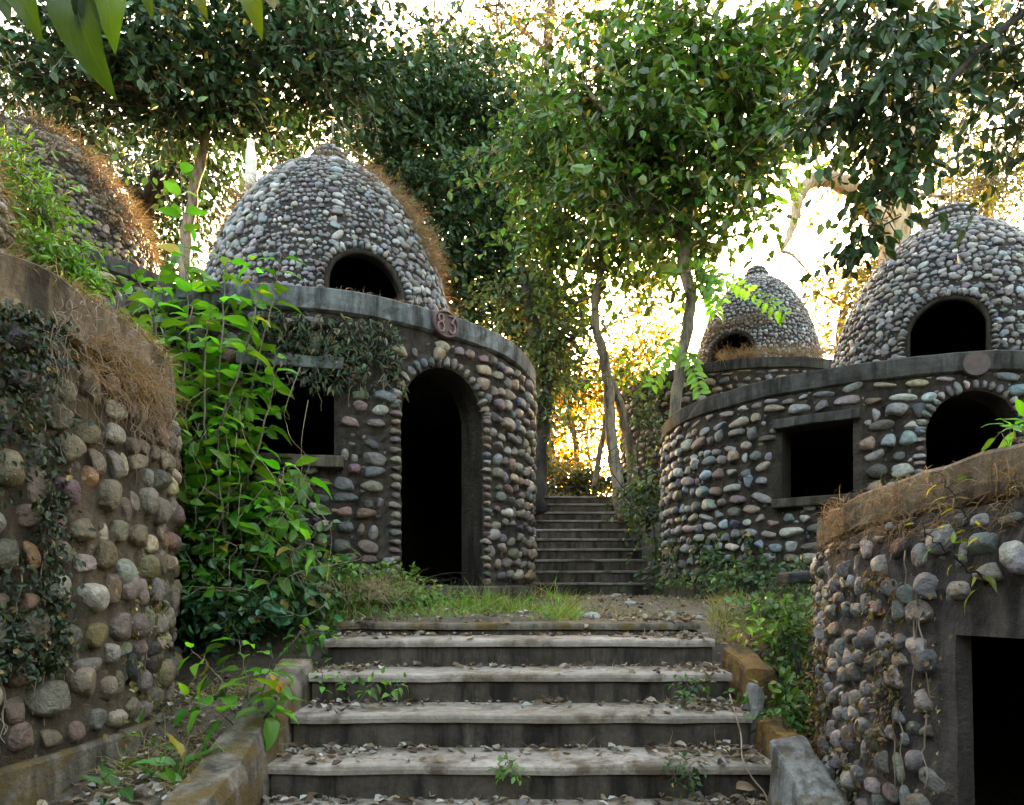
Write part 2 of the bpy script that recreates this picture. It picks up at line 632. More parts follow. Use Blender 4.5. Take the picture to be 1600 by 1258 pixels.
class Opening:
    def __init__(s, phi, hw, z0, z1, arch=True, rise=None):
        s.phi, s.hw, s.z0, s.z1, s.arch = phi, hw, z0, z1, arch
        s.rise = rise if rise else hw
        s.zs = z1 - s.rise if arch else z1

    def has(s, u, z, m):
        if s.arch:
            if z < s.zs:
                return abs(u) < s.hw + m and z > s.z0 - m
            return (u / (s.hw + m)) ** 2 + ((z - s.zs) / (s.rise + m)) ** 2 < 1
        return abs(u) < s.hw + m and s.z0 - m < z < s.z1 + m

    def outline(s, grow=0.0, n=20):
        hw = s.hw + grow
        if s.arch:
            a = np.linspace(0, np.pi, n)
            pts = [(-hw * math.cos(t) * -1, s.zs + (s.rise + grow) * math.sin(t)) for t in a]
            return [(hw, s.z0)] + pts + [(-hw, s.z0)]
        return [(hw, s.z0), (hw, s.z1 + grow), (-hw, s.z1 + grow), (-hw, s.z0)]

    def cutter(s, c, r0, r1):
        n = np.array([math.cos(s.phi), math.sin(s.phi), 0])
        t = np.array([-math.sin(s.phi), math.cos(s.phi), 0])
        pts = s.outline()
        if s.arch:
            pts = pts[1:-1] if abs(s.zs - s.z0) < 1e-4 else pts
        k = len(pts)
        V = [np.array([c[0], c[1], 0]) + n * r + t * u + NZ * z for r in (r0, r1) for u, z in pts]
        me = bpy.data.meshes.new('cutter')
        fs = [list(range(k))[::-1], list(range(k, 2 * k))] + [[i, (i + 1) % k, k + (i + 1) % k, k + i] for i in range(k)]
        me.from_pydata([tuple(v) for v in V], [], fs)
        bm = bmesh.new()
        bm.from_mesh(me)
        bmesh.ops.recalc_face_normals(bm, faces=bm.faces)
        bm.to_mesh(me)
        bm.free()
        return me


def hit(c, R, px):
    """near intersection of the view ray through px with the drum -> azimuth, depth"""
    dx, dy = (px - 800) / F, 1.0
    a = dx * dx + dy * dy
    b = -2 * (dx * c[0] + dy * c[1])
    cc = c[0] ** 2 + c[1] ** 2 - R * R
    D = max(b * b - 4 * a * cc, 0)
    t = (-b - math.sqrt(D)) / (2 * a)
    return math.atan2(dy * t - c[1], dx * t - c[0]), t


def opening_px(c, R, x0, x1, y0, y1, arch=True, rise=None, zbase=None):
    p0, d0 = hit(c, R, x0)
    p1, d1 = hit(c, R, x1)
    dp = (p1 - p0 + math.pi) % (2 * math.pi) - math.pi
    phi = p0 + dp / 2
    d = (d0 + d1) / 2
    hw = R * math.sin(abs(dp) / 2)
    z1 = (HZ - y0) / F * d
    z0 = (HZ - y1) / F * d if zbase is None else zbase
    return Opening(phi, hw, z0, z1, arch, rise)


_h = np.linspace(0, 1, 60)
DOME = np.column_stack([_h, np.maximum((1 - _h ** 1.85) ** .5, .03)])


def dome_r(h, Rb):
    return np.interp(h, DOME[:, 0], DOME[:, 1]) * Rb


def pack_drum(St, c, R, z0, z1, phis, rng, wr, hr, gap, pal, openings, tilt=None, depth=.5, skipf=None, squash=1.0, jit=.15, emb=.12):
    z = z0
    while z < z1 - hr[0] * .6:
        h = rng.uniform(*hr)
        h = min(h, z1 - z)
        ph = phis[0] + rng.uniform(0, .06)
        while ph < phis[1]:
            w = rng.uniform(*wr) * (1 if rng.random() > .12 else .6)
            pc = ph + w / R / 2
            ph += w / R
            zz = z + h / 2 + rng.normal() * h * jit
            bad = False
            for o in openings:
                u = math.sin(pc - o.phi) * R
                if math.cos(pc - o.phi) > 0 and o.has(u, zz, .05 + w * .3):
                    bad = True
            if bad or (skipf and skipf(pc, zz, rng)):
                continue
            n = np.array([math.cos(pc), math.sin(pc), 0])
            t = np.array([-math.sin(pc), math.cos(pc), 0])
            a = rng.normal() * .16
            T = t * math.cos(a) + NZ * math.sin(a)
            U = -t * math.sin(a) + NZ * math.cos(a)
            hh = h * rng.uniform(.72, 1.08) - gap
            ww = w * rng.uniform(.8, 1.02) - gap
            dd = max(min(ww, hh), .05) * rng.uniform(.8, 1.15) * depth * 2
            p = np.array([c[0], c[1], 0]) + n * (R + dd * emb) + NZ * zz
            St.add(p, T, U, n, (ww, max(hh, .03), dd), pick_col(rng, pal)[0])
        z += h


def pack_dome(St, c, zb, H, Rb, phis, rng, sizef, pal, openings, gap=.003, drop=.02):
    s = np.linspace(0, 1, 400)
    rr = dome_r(s, Rb)
    zz = zb + s * H
    arc = np.concatenate([[0], np.cumsum(np.hypot(np.diff(rr), np.diff(zz)))])
    a = .03
    while a < arc[-1] - .02:
        h0 = None
        k = np.searchsorted(arc, a)
        r_, z_ = rr[k], zz[k]
        k2 = min(k + 3, 399)
        up2 = np.array([rr[k2] - rr[k - 3 if k > 3 else 0], zz[k2] - zz[k - 3 if k > 3 else 0]])
        up2 = up2 / np.linalg.norm(up2)
        rowh = sizef(0, z_, rng, True)
        ph = phis[0] + rng.uniform(0, .1)
        while ph < phis[1]:
            w = sizef(ph, z_, rng, False)
            pc = ph + w / max(r_, .08) / 2
            ph += w / max(r_, .08)
            da = rng.normal() * rowh * .22
            bad = False
            for o in openings:
                u = math.sin(pc - o.phi) * r_
                if math.cos(pc - o.phi) > 0 and o.has(u, z_, .05):
                    bad = True
            if bad or rng.random() < drop:
                continue
            er = np.array([math.cos(pc), math.sin(pc), 0])
            t = np.array([-math.sin(pc), math.cos(pc), 0])
            U0 = er * up2[0] + NZ * up2[1]
            n = er * up2[1] - NZ * up2[0]
            b = rng.normal() * .5
            T = t * math.cos(b) + U0 * math.sin(b)
            U = -t * math.sin(b) + U0 * math.cos(b)
            ww = w * rng.uniform(.82, 1.08) - gap
            hh = min(rowh * 1.05, w * rng.uniform(.7, 1.15)) * rng.uniform(.85, 1.05) - gap
            dd = min(ww, hh) * rng.uniform(.55, .8)
            p = np.array([c[0], c[1], 0]) + er * r_ + NZ * z_ + U0 * da + n * dd * .12
            St.add(p, T, U, n, (ww, max(hh, .02), dd), pick_col(rng, pal)[0])
        a += rowh


def voussoirs(St, c, R, o, rng, pal, step=.075, length=.11, domeRf=None):
    pts = np.array(catmull(np.array([(u, z, 0) for u, z in o.outline(.055, 26)]), 3))[:, :2]
    L = np.concatenate([[0], np.cumsum(np.hypot(*np.diff(pts, axis=0).T))])
    s = step / 2
    while s < L[-1]:
        u = np.interp(s, L, pts[:, 0])
        z = np.interp(s, L, pts[:, 1])
        u2 = np.interp(s + .02, L, pts[:, 0])
        z2 = np.interp(s + .02, L, pts[:, 1])
        tg = np.array([u2 - u, z2 - z])
        tg = tg / max(np.linalg.norm(tg), 1e-6)
        r_ = R if domeRf is None else domeRf(z)
        pc = o.phi + math.asin(max(-1, min(1, u / r_)))
        n = np.array([math.cos(pc), math.sin(pc), 0])
        t = np.array([-math.sin(pc), math.cos(pc), 0])
        A = t * tg[0] + NZ * tg[1]
        B = np.cross(n, A)
        w = step * rng.uniform(.8, 1.0)
        ln = length * rng.uniform(.75, 1.2)
        p = np.array([c[0], c[1], 0]) + n * (r_ + .012) + NZ * z
        St.add(p, B, A, n, (ln, w * .92, .09), pick_col(rng, pal)[0])
        s += step * rng.uniform(.92, 1.15)


def slab_mesh(c, R, z1, th, seed, lip=.05, amp=.012, tilt=None):
    Ro = R + lip
    prof = [(0.02, z1 - th), (R * .6, z1 - th), (R + .005, z1 - th), (Ro - .03, z1 - th + .003), (Ro - .006, z1 - th + .02), (Ro, z1 - th * .66), (Ro, z1 - th * .33), (Ro - .002, z1 - .012),
            (Ro - .014, z1), (R * .8, z1 + .01), (R * .4, z1 + .02), (.02, z1 + .02)]
    V, q = lathe(prof, 160)
    P = V + np.array([c[0], c[1], 0])
    rim = np.clip((np.hypot(V[:, 0], V[:, 1]) - R * .85) / (R * .1), 0, 1)[:, None]
    er = nrm(V * np.array([1, 1, 0]))
    k = fbm(P, seed, 4, 5.0)
    chip = np.clip(fbm(P, seed + 5, 4, 9.0) - .35, 0, 1)
    P = P + rim * er * (k * amp - chip * .05)[:, None] + rim * NZ * (fbm(P * np.array([1, 1, .2]), seed + 2, 3, 3.0) * amp)[:, None]
    return mesh('roof_slab', P, q, False)


def box_at(c, phi, r, z, size, seed, amp=.008):
    """worn block facing outwards at azimuth phi, radius r (its centre), base z; size = (width, depth, height)"""
    me = rough_box(size, 7, amp, seed, .012)
    n = Vector((math.cos(phi), math.sin(phi), 0))
    t = Vector((-math.sin(phi), math.cos(phi), 0))
    Mx = Matrix(((t.x, n.x, 0, c[0] + n.x * r), (t.y, n.y, 0, c[1] + n.y * r), (0, 0, 1, z), (0, 0, 0, 1)))
    me.transform(Mx)
    return me


def collar(V, c, R, St):
    """push the mortar up round each bedded stone and make the render uneven"""
    from mathutils.kdtree import KDTree
    P = np.array(St.P)
    S = np.array(St.S)
    T = np.array(St.T)
    U = np.array(St.U)
    kd = KDTree(len(P))
    for i, p in enumerate(P):
        kd.insert(p, i)
    kd.balance()
    rr = np.hypot(V[:, 0] - c[0], V[:, 1] - c[1])
    out = np.where(rr > R - .02)[0]
    er = nrm((V - np.array([c[0], c[1], 0])) * np.array([1, 1, 0]))
    n = fbm(V, 17, 5, 7.0) * .02
    for i in out:
        disp = n[i]
        if math.cos(math.atan2(V[i, 1] - c[1], V[i, 0] - c[0]) - math.atan2(-c[1], -c[0])) > -.2:
            for co, j, dist in kd.find_n(V[i], 2):
                if dist > S[j].max():
                    continue
                dv = V[i] - P[j]
                q = math.sqrt((dv @ T[j] / (S[j, 0] / 2)) ** 2 + (dv @ U[j] / (S[j, 1] / 2)) ** 2)
                disp = max(disp, n[i] * .5 + .32 * S[j, 2] * math.exp(-(q / 1.3) ** 4))
        V[i] += er[i] * disp
    return V


def build_hut(key, label, c, R, zg, H, wall_open, dome=None, dome_open=(), mort='mortar', slab='slab', slab_th=.2, plinth=.14, plinth_mat='riser',
              phis=None, stone_kw=None, nst=300, npb=300, hi=False, seed=1, dome_size=None, pal=PAL_WALL, skipf=None, extra=None, tilt=None, frames=True, capr=.25, lip=.05, clipx=(0, 1600), clipd=(0, 1600)):
    rng = np.random.default_rng(seed)
    root = empty('stone_hut', (c[0], c[1], zg))
    tag(root, label, 'hut', 'domed stone huts on the slope')
    zt = H - slab_th
    zb = zg + plinth
    pl = lathe([(.02, zg - .5), (R + .05, zg - .5), (R + .05, zb - .02), (R + .035, zb), (R * .5, zb + .004), (.02, zb + .004)], 120, .006, seed)
    link('plinth', mesh('plinth', pl[0] + np.array([c[0], c[1], 0]), pl[1]), M[plinth_mat], root)
    sl = link('roof_slab', slab_mesh(c, R, H, slab_th, seed, lip, .03 if lip < .04 else .012), M[slab], root)
    cphi = math.atan2(-c[1], -c[0])
    ph = phis or (cphi - 1.75, cphi + 1.75)
    St = Stones()
    kw = dict(wr=(.12, .25), hr=(.10, .15), gap=.012)
    kw.update(stone_kw or {})
    pack_drum(St, c, R, zb + .02, zt - .01, ph, rng, kw['wr'], kw['hr'], kw['gap'], pal, wall_open, skipf=skipf, emb=kw.get('emb', .12), jit=kw.get('jit', .15), depth=kw.get('depth', .5))
    if kw.get('fill', True):
        pack_drum(St, c, R - .008, zb + .02, zt - .01, ph, rng, (.05, .11), (.055, .085), .012, pal * .85, wall_open, skipf=lambda p, z, r: r.random() < kw.get('fillskip', .62) or (skipf and skipf(p, z, r)), emb=-.05, jit=.3)
    for o in wall_open:
        if o.arch:
            voussoirs(St, c, R, o, rng, pal)
    rows = max(30, int((zt - zb) / .05))
    segs = int(2 * math.pi * R / .05)
    th = .3 if R < 4 else .06
    prof = [(R - th, zb - .3), (R, zb - .3)] + [(R, z) for z in np.linspace(zb - .02, zt + .01, rows)] + [(R - th, zt + .01)]
    V, q = lathe(prof, segs)
    V = V + np.array([c[0], c[1], 0])
    V = collar(V, c, R, St)
    me = mesh('wall', V, q)
    if wall_open:
        me = boolean_cut(me, [o.cutter(c, R - .9, R + .4) for o in wall_open], M[mort])
    me.polygons.foreach_set('use_smooth', np.ones(len(me.polygons), bool)) if not wall_open else None
    wall = link('wall', me, M[mort], root)
    print(key, 'stones', St.emit(wall, 'stone', nst, rng, hi, clipx=clipx))
    dobj = None
    if dome:
        dc, Rb, dH = dome
        prof = [(dome_r(h, Rb), H + .012 + h * dH) for h in 1 - (1 - np.linspace(0, 1, 30)) ** 1.6]
        inner = [(max(r - .14, .02), z - (.10 if i > 0 else 0)) for i, (r, z) in enumerate(prof)]
        prof = [(r, z) for r, z in prof] + [(.02, prof[-1][1] + .01)]
        V, q = lathe(prof + inner[::-1], 72)
        me = mesh('dome', V + np.array([dc[0], dc[1], 0]), q)
        if dome_open:
            me = boolean_cut(me, [o.cutter(dc, .15, Rb + .5) for o in dome_open], M['mortar_dome'])
        dobj = link('dome', me, M['mortar_dome'], root)
        cp = math.atan2(-dc[1], -dc[0])
        Sd = Stones()
        pack_dome(Sd, dc, H + .012, dH, Rb, (cp - 1.7, cp + 1.7), rng, dome_size, PAL_DOME if pal is not PAL_WARM else PAL_WARM, dome_open)
        pack_dome(Sd, dc, H + .012, dH, Rb - .012, (cp - 1.7, cp + 1.7), rng, lambda p, z, r, row: r.uniform(.04, .06) if row else r.uniform(.04, .075), PAL_DOME * .8, dome_open, .006, .45)
        # knob on top of the dome, also set with pebbles
        kr, kh = capr, .3
        kz = H + .012 + dH - .05
        kp = lathe([(kr * math.cos(a) + .001, kz + kh * math.sin(a)) for a in np.linspace(0, 1.5, 8)] + [(.001, kz)], 24)
        cap = link('dome_cap', mesh('dome_cap', kp[0] + np.array([dc[0], dc[1], 0]), kp[1], True), M['mortar_dome'], root)
        for a in (.12, .42, .75, 1.1):
            r_ = kr * math.cos(a)
            p_ = rng.uniform(0, 1)
            while p_ < 6.6:
                w = rng.uniform(.06, .1)
                er = np.array([math.cos(p_), math.sin(p_), 0])
                n = nrm(er * math.cos(a) + NZ * math.sin(a) * 1.3)
                t = np.array([-math.sin(p_), math.cos(p_), 0])
                Sd.add(np.array([dc[0], dc[1], kz]) + er * r_ + NZ * kh * math.sin(a), t, np.cross(n, t), n, (w * .95, .06, .05), pick_col(rng, PAL_DOME)[0])
                p_ += w / max(r_, .05)
        for o in dome_open:
            voussoirs(Sd, dc, Rb, o, rng, PAL_DOME, .06, .08, lambda z: float(dome_r((z - H - .012) / dH, Rb)))
        print(key, 'pebbles', Sd.emit(dobj, 'pebble', npb, rng, False, 8, clipx=clipd))
        if frames:
            for o in dome_open:
                pts = []
                for u, z in o.outline(.0, 24):
                    r_ = float(dome_r((z - H - .012) / dH, Rb))
                    dd = math.sqrt(max(r_ * r_ - u * u, .01)) - .02
                    n = np.array([math.cos(o.phi), math.sin(o.phi), 0])
                    t = np.array([-math.sin(o.phi), math.cos(o.phi), 0])
                    pts.append(np.array([dc[0], dc[1], z]) + n * dd + t * u)
                V, q, tr = tube(np.array(pts), .03, 8, .12, seed)
                link('opening_frame', mesh('opening_frame', V, [q, tr], True), M['mortar'], dobj)
    for o in wall_open:
        if not o.arch and o.hw < .7:
            w = link('window_lintel', box_at(c, o.phi, R - (.06 if o.hw < .7 else .19), o.z1 + .002, (o.hw * 2 + .16, .26, .1), seed + 3), M[slab if o.hw < .7 else 'slab_dark'], root)
            link('window_sill', box_at(c, o.phi, R - .08, o.z0 - .10, (o.hw * 2 + .16, .36, .095), seed + 4), M['riser'], root)
    return root, wall, dobj


# ------------------------------------------------------------------ ground
CP = np.array([(-4.6, 3.7, -.97), (-2.2, 3.0, -1.0), (-1.75, 3.6, -.93), (-1.9, 4.6, -.72), (-2, 5.9, -.2), (-1.5, 7, -.09), (0, 5.9, -.26), (-.8, 6.3, -.17), (1.2, 5.9, -.29), (0, 8, -.16), (1.2, 9.5, -.18), (1.2, 10.6, -.19), (-2.27, 8.25, -.06),
               (4.95, 9.6, -.12), (3.3, 7.6, -.15), (2.6, 7, -.2), (2.1, 5.4, -.42), (1.95, 4.5, -.95), (1.8, 3.6, -1.4), (5.5, 2.5, -1.5), (0, 0, -1.5), (-1.5, 1, -1.4), (-4, 0, -1.3), (3, 0, -1.6),
               (-.4, 14.6, 1.7), (1.2, 14.6, 1.68), (1.2, 17, 2.3), (-2, 17, 2.3), (2, 16, 1.75), (-3, 14, 1.6), (-7.2, 10.5, 1.75), (-5.2, 7.4, .1), (4.9, 15.2, 1.65), (8, 12, 1.2), (9, 7, -.2), (-9, 6, 1.0),
               (0, 24, 2.6), (-12, 20, 3.0), (12, 20, 2.4), (0, 40, 2.2), (-30, 40, 3), (30, 40, 2.2), (0, 90, 0), (-90, 60, 0), (90, 60, 0), (0, -12, -2.6), (-20, -6, -2), (20, -6, -2.4), (-60, -60, -5), (60, -60, -5),
               (-3.2, 5.2, -.6), (-2.6, 4.2, -.85), (.3, 10.0, -.19), (2.0, 9.8, -.18)])


def gz(x, y, n=True):
    x = np.asarray(x, float)
    y = np.asarray(y, float)
    sh = x.shape
    P = np.stack([x.ravel(), y.ravel()], -1)
    d2 = ((P[:, None] - CP[None, :, :2]) ** 2).sum(-1) + .06
    w = 1 / d2 ** 2
    z = (w * CP[None, :, 2]).sum(1) / w.sum(1)
    if n:
        P3 = np.column_stack([P, np.zeros(len(P))])
        z = z + .018 * fbm(P3, 5, 3, 3.0)
    X, Y = P[:, 0], P[:, 1]
    m = (X > -1.42) & (X < 1.5) & (Y > 2.2) & (Y < 5.3)
    z = np.where(m, np.minimum(z, np.interp(Y, [2.2, 3.7, 5.3], [-1.75, -1.5, -.75])), z)
    m = (X > -.3) & (X < 2.3) & (Y > 10.75) & (Y < 14.3)
    z = np.where(m, np.minimum(z, -.18 + (Y - 10.7) * .51 - .28), z)
    return z.reshape(sh)


def axis(lo, hi, a, b, step):
    c = list(np.arange(a, b + 1e-6, step))
    s, v = step, a
    left = []
    while v > lo:
        s *= 1.22
        v -= s
        left.append(v)
    s, v = step, c[-1]
    right = []
    while v < hi:
        s *= 1.22
        v += s
        right.append(v)
    return np.array(left[::-1] + c + right)


gx, gy = axis(-900, 900, -7, 8, .13), axis(-300, 1500, 1.5, 18, .13)
GX, GY = np.meshgrid(gx, gy, indexing='ij')
GZ = np.concatenate([gz(GX[i:i + 8], GY[i:i + 8]) for i in range(0, len(gx), 8)])
ii = np.arange(len(gx) - 1)[:, None] * len(gy) + np.arange(len(gy) - 1)[None]
ground = link('ground', mesh('ground', np.stack([GX, GY, GZ], -1).reshape(-1, 3), np.stack([ii, ii + len(gy), ii + len(gy) + 1, ii + 1], -1).reshape(-1, 4), True), M['soil'])
tag(ground, kind='structure')

# ------------------------------------------------------------------ staircases
XS0, XS1 = -1.27, 1.38


def tread_slab(x0, x1, y0, y1, z, th, seed, over=.025):
    n = 110
    xs = np.linspace(x0, x1, n)
    P = np.column_stack([xs, np.zeros(n), np.zeros(n)])
    nose = y0 - over + .014 * fbm(P, seed, 4, 6.0) + .12 * np.clip(fbm(P, seed + 3, 4, 5.0) - .5, 0, 1)
    zt = z + .006 * fbm(P, seed + 1, 3, 3.0)
    rows = [np.column_stack([xs, nose + .004, zt - th]), np.column_stack([xs, nose, zt - th * .5]), np.column_stack([xs, nose + .004, zt - .008]), np.column_stack([xs, nose + .014, zt]),
            np.column_stack([xs, np.full(n, y0 + (y1 - y0) * .5), zt + .003 * fbm(P, seed + 2, 4, 9.0)]), np.column_stack([xs, np.full(n, y1), zt]), np.column_stack([xs, np.full(n, y1), zt - th])]
    V = np.stack(rows, 0)
    k = len(rows)
    i = np.arange(k)[:, None]
    j = np.arange(n - 1)[None]
    q = np.stack([i * n + j, i * n + j + 1, ((i + 1) % k) * n + j + 1, ((i + 1) % k) * n + j], -1).reshape(-1, 4)[:, ::-1]
    V2 = V.reshape(-1, 3)
    e0 = np.array([[r * n for r in range(k)]])
    e1 = np.array([[r * n + n - 1 for r in range(k)][::-1]])
    return mesh('tread', V2, [q, e0, e1])


def stairs(name, label, x0, x1, edges, zbot, mt, mr, seed, th=.05, last_deep=.5):
    root = empty(name, ((x0 + x1) / 2, edges[0][0], zbot))
    tag(root, label, 'stairs', 'concrete flights of steps')
    zprev = zbot
    for k, (y, z) in enumerate(edges):
        y1 = edges[k + 1][0] if k + 1 < len(edges) else y + last_deep
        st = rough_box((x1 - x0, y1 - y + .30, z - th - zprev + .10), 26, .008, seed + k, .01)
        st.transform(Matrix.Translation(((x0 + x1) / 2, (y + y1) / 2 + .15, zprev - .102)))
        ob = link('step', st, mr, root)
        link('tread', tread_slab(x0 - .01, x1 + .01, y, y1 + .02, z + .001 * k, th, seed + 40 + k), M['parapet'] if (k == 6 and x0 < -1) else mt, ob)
        zprev = z
    return root


near_edges = [(2.95, -1.33), (3.33, -1.135), (3.7, -.952), (4.08, -.757), (4.46, -.572), (4.84, -.387), (5.22, -.295)]
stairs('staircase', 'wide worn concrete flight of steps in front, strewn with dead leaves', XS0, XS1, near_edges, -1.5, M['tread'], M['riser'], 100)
far_edges = [(10.7 + .36 * k, .19 * (k + 1) - .176) for k in range(10)]
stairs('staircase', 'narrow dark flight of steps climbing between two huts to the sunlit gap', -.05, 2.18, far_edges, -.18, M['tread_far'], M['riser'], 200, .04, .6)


def slope_wall(name, label, x0, x1, prof, zb, mat, seed, amp=.02):
    """low wall along y; prof = [(y, ztop)]"""
    ys = np.arange(prof[0][0], prof[-1][0] + 1e-6, .05)
    zt = np.interp(ys, [p[0] for p in prof], [p[1] for p in prof])
    n = len(ys)
    cols = []
    for fx, fz in ((0, 0), (0, .35), (0, .7), (0.0, .93), (.1, 1), (.35, 1), (.65, 1), (.9, 1), (1, .93), (1, .7), (1, .35), (1, 0)):
        cols.append(np.column_stack([np.full(n, x0 + (x1 - x0) * fx), ys, zb + (zt - zb) * fz]))
    V = np.stack(cols, 0)
    k = len(cols)
    P = V.reshape(-1, 3)
    P = P + np.stack([fbm(P, seed + a, 4, 6.0) for a in range(3)], -1) * amp
    chip = np.clip(fbm(P, seed + 7, 4, 4.5) - .4, 0, 1)[:, None]
    top = (np.repeat(np.array([0, 0, .3, 1, 1, 1, 1, 1, 1, .3, 0, 0]), n))[:, None]
    P = P - NZ * chip * top * .09
    i = np.arange(k - 1)[:, None]
    j = np.arange(n - 1)[None]
    q = np.stack([i * n + j, i * n + j + 1, (i + 1) * n + j + 1, (i + 1) * n + j], -1).reshape(-1, 4)
    e0 = np.array([[r * n for r in range(k)]])
    e1 = np.array([[r * n + n - 1 for r in range(k)][::-1]])
    o = link(name, mesh(name, P, [q, e0, e1]), mat)
    tag(o, label, 'wall')
    return o


slope_wall('parapet_wall', 'low mossy sloping side wall along the edge of the front steps beside the undergrowth', -1.52, -1.285, [(2.3, -1.12), (3.0, -.92), (3.35, -.86), (3.9, -.70), (4.0, -.62), (4.62, -.49)], -1.8, M['parapet'], 31)


def chunk(label, loc, size, rot, mat, seed, amp=.03, taper=None):
    me = rough_box(size, 9, amp, seed, .03, taper)
    o = link('broken_block', me, mat)
    o.location = loc
    o.rotation_euler = rot
    tag(o, label, 'block', 'broken blocks beside the front steps')


def peak(v):
    if v.co.z > .1:
        v.co.x *= .8
        v.co.z += .22 * v.co.y - .02


chunk('ochre mossy broken block at the upper right end of the front steps', (1.55, 4.62, -.98), (.22, .42, .52), (0, 0, .05), M['ochre_block'], 5, .03, peak)
chunk('thin upright broken slab standing between two ochre blocks beside the front steps', (1.46, 4.3, -1.1), (.07, .24, .50), (0, .05, -.1), M['pale_block'], 6, .02)
chunk('ochre lichen covered lump beside the third front step', (1.53, 3.95, -1.3), (.24, .40, .52), (.05, 0, .12), M['ochre_block'], 8, .035, peak)


def spike(v):
    if v.co.z > .1:
        v.co.z += .62 * v.co.y
        v.co.x = v.co.x * .75 + .02


chunk('pale pointed slab of broken wall at the bottom right of the front steps', (1.39, 3.25, -1.75), (.27, .55, .83), (0, 0, .10), M['pale_block'], 12, .03, spike)

# ------------------------------------------------------------------ huts
cA = (math.sin(math.radians(-15.4)) * 8.56, math.cos(math.radians(-15.4)) * 8.56)
RA = 2.5
HA = 2.44
doorA = opening_px(cA, RA, 626, 752, 578, 0, True, None, -.02)
winA = opening_px(cA, RA, 388, 522, 578, 712, False)
dcA = (cA[0] + .14, cA[1])


def dome_opening(dc, H, dH, Rb, x0, x1, ytop, yhalf):
    # fixed point on the dome's own radius at the opening's mid height
    z = H + .5
    for _ in range(8):
        r_ = float(dome_r((z - H) / dH, Rb))
        p0, d0 = hit(dc, r_, x0)
        p1, d1 = hit(dc, r_, x1)
        z = (HZ - yhalf) / F * (d0 + d1) / 2
    dp = (p1 - p0 + math.pi) % (2 * math.pi) - math.pi
    phi = p0 + dp / 2
    hw = r_ * math.sin(abs(dp) / 2)
    zt = H + 1
    for _ in range(8):
        rt = float(dome_r((zt - H) / dH, Rb))
        pt, dt = hit(dc, rt, (x0 + x1) / 2)
        zt = (HZ - ytop) / F * dt
    return Opening(phi, hw, H + .02, zt, True)


openA = dome_opening(dcA, HA, 2.40, 1.45, 510, 630, 393, 450)


def sizeA(ph, z, r, row):
    if row:
        return r.uniform(.075, .095)
    if (ph - math.atan2(-dcA[1], -dcA[0]) + .03) % .62 < .085:
        return r.uniform(.12, .15)
    big = math.sin(ph * 2.4 + 1.9) > -.1
    return r.uniform(.08, .135) if big else r.uniform(.045, .08)


def skipA(ph, z, r):
    # plaster shows through high up left of the door, where creeper clings
    u = math.sin(ph - doorA.phi) * RA
    return -1.6 < u < -.15 and z > 1.55 + .25 * math.sin(ph * 9) and r.random() < .75


hutA = build_hut('A', 'domed stone hut numbered 83 with tall arched doorway beside the upper steps', cA, RA, -.16, HA, [doorA, winA], (dcA, 1.45, 2.40), [openA], 'mortar', 'slab', .2, .14,
                 nst=300, npb=300, seed=21, dome_size=sizeA, pal=PAL_WALL, skipf=skipA, clipx=(380, 832))

cB = (math.sin(math.radians(27.3)) * 10.8, math.cos(math.radians(27.3)) * 10.8)
RB = 2.8
HB = 2.24
doorB = opening_px(cB, RB, 1446, 1592, 612, 0, True, None, -.02)
winB = opening_px(cB, RB, 1222, 1333, 664, 776, False)
dcB = (683 / F * 9.35, 9.35)
openB = dome_opening(dcB, HB, 2.5, 1.5, 1418, 1545, 465, 520)


def sizeB(ph, z, r, row):
    if row:
        return r.uniform(.078, .10)
    return r.uniform(.06, .135)


hutB = build_hut('B', 'domed stone hut on the far side with square window, its wall of bluish cobbles', cB, RB, -.12, HB, [doorB, winB], (dcB, 1.5, 2.5), [openB], 'mortar', 'slab_dark', .2, .14,
                 capr=.34, nst=300, npb=300, seed=22, dome_size=sizeB, pal=PAL_BLUE, stone_kw=dict(wr=(.15, .31), hr=(.12, .175), gap=.02))

cC = (math.sin(math.radians(17.9)) * 16, math.cos(math.radians(17.9)) * 16)
HC = 4.1
dcC = (382 / F * 15.0, 15.0)
openC = dome_opening(dcC, HC, 2.4, 1.3, 1108, 1180, 520, 550)


def sizeC(ph, z, r, row):
    if row:
        return r.uniform(.07, .095)
    return r.uniform(.05, .12)


hutC = build_hut('C', 'farthest small domed stone hut behind the slender trees, straw over its opening', cC, 2.5, 1.6, HC, [], (dcC, 1.3, 2.4), [openC], 'mortar', 'slab_dark', .2, .14,
                 nst=120, npb=220, seed=23, dome_size=sizeC, pal=PAL_WALL, clipx=(960, 1060), stone_kw=dict(wr=(.15, .3), hr=(.12, .16), gap=.03))

cD = (math.sin(math.radians(-51.0)) * 5.9, math.cos(math.radians(-51.0)) * 5.9)
RD = 2.5
HD = 1.39


def sizeD(ph, z, r, row):
    if row:
        return r.uniform(.075, .1)
    return r.uniform(.05, .12)


hutD = build_hut('D', 'near stone hut at the left edge with peeling brown rim and large round cobbles', cD, RD, -.97, HD, [], (cD, 1.72, 2.6), [], 'mortar_near', 'slab_warm', .26, .19, lip=.035,
                 nst=300, npb=120, hi=True, seed=24, dome_size=sizeD, pal=PAL_WARM, stone_kw=dict(wr=(.12, .215), hr=(.125, .19), gap=.016, emb=.12, jit=.18, depth=.48, fillskip=.6),
                 plinth_mat='parapet', clipx=(-60, 300), clipd=(-30, 70))

cE = (-7.2, 10.5)


def sizeE(ph, z, r, row):
    if row:
        return r.uniform(.09, .12)
    return r.uniform(.07, .16)


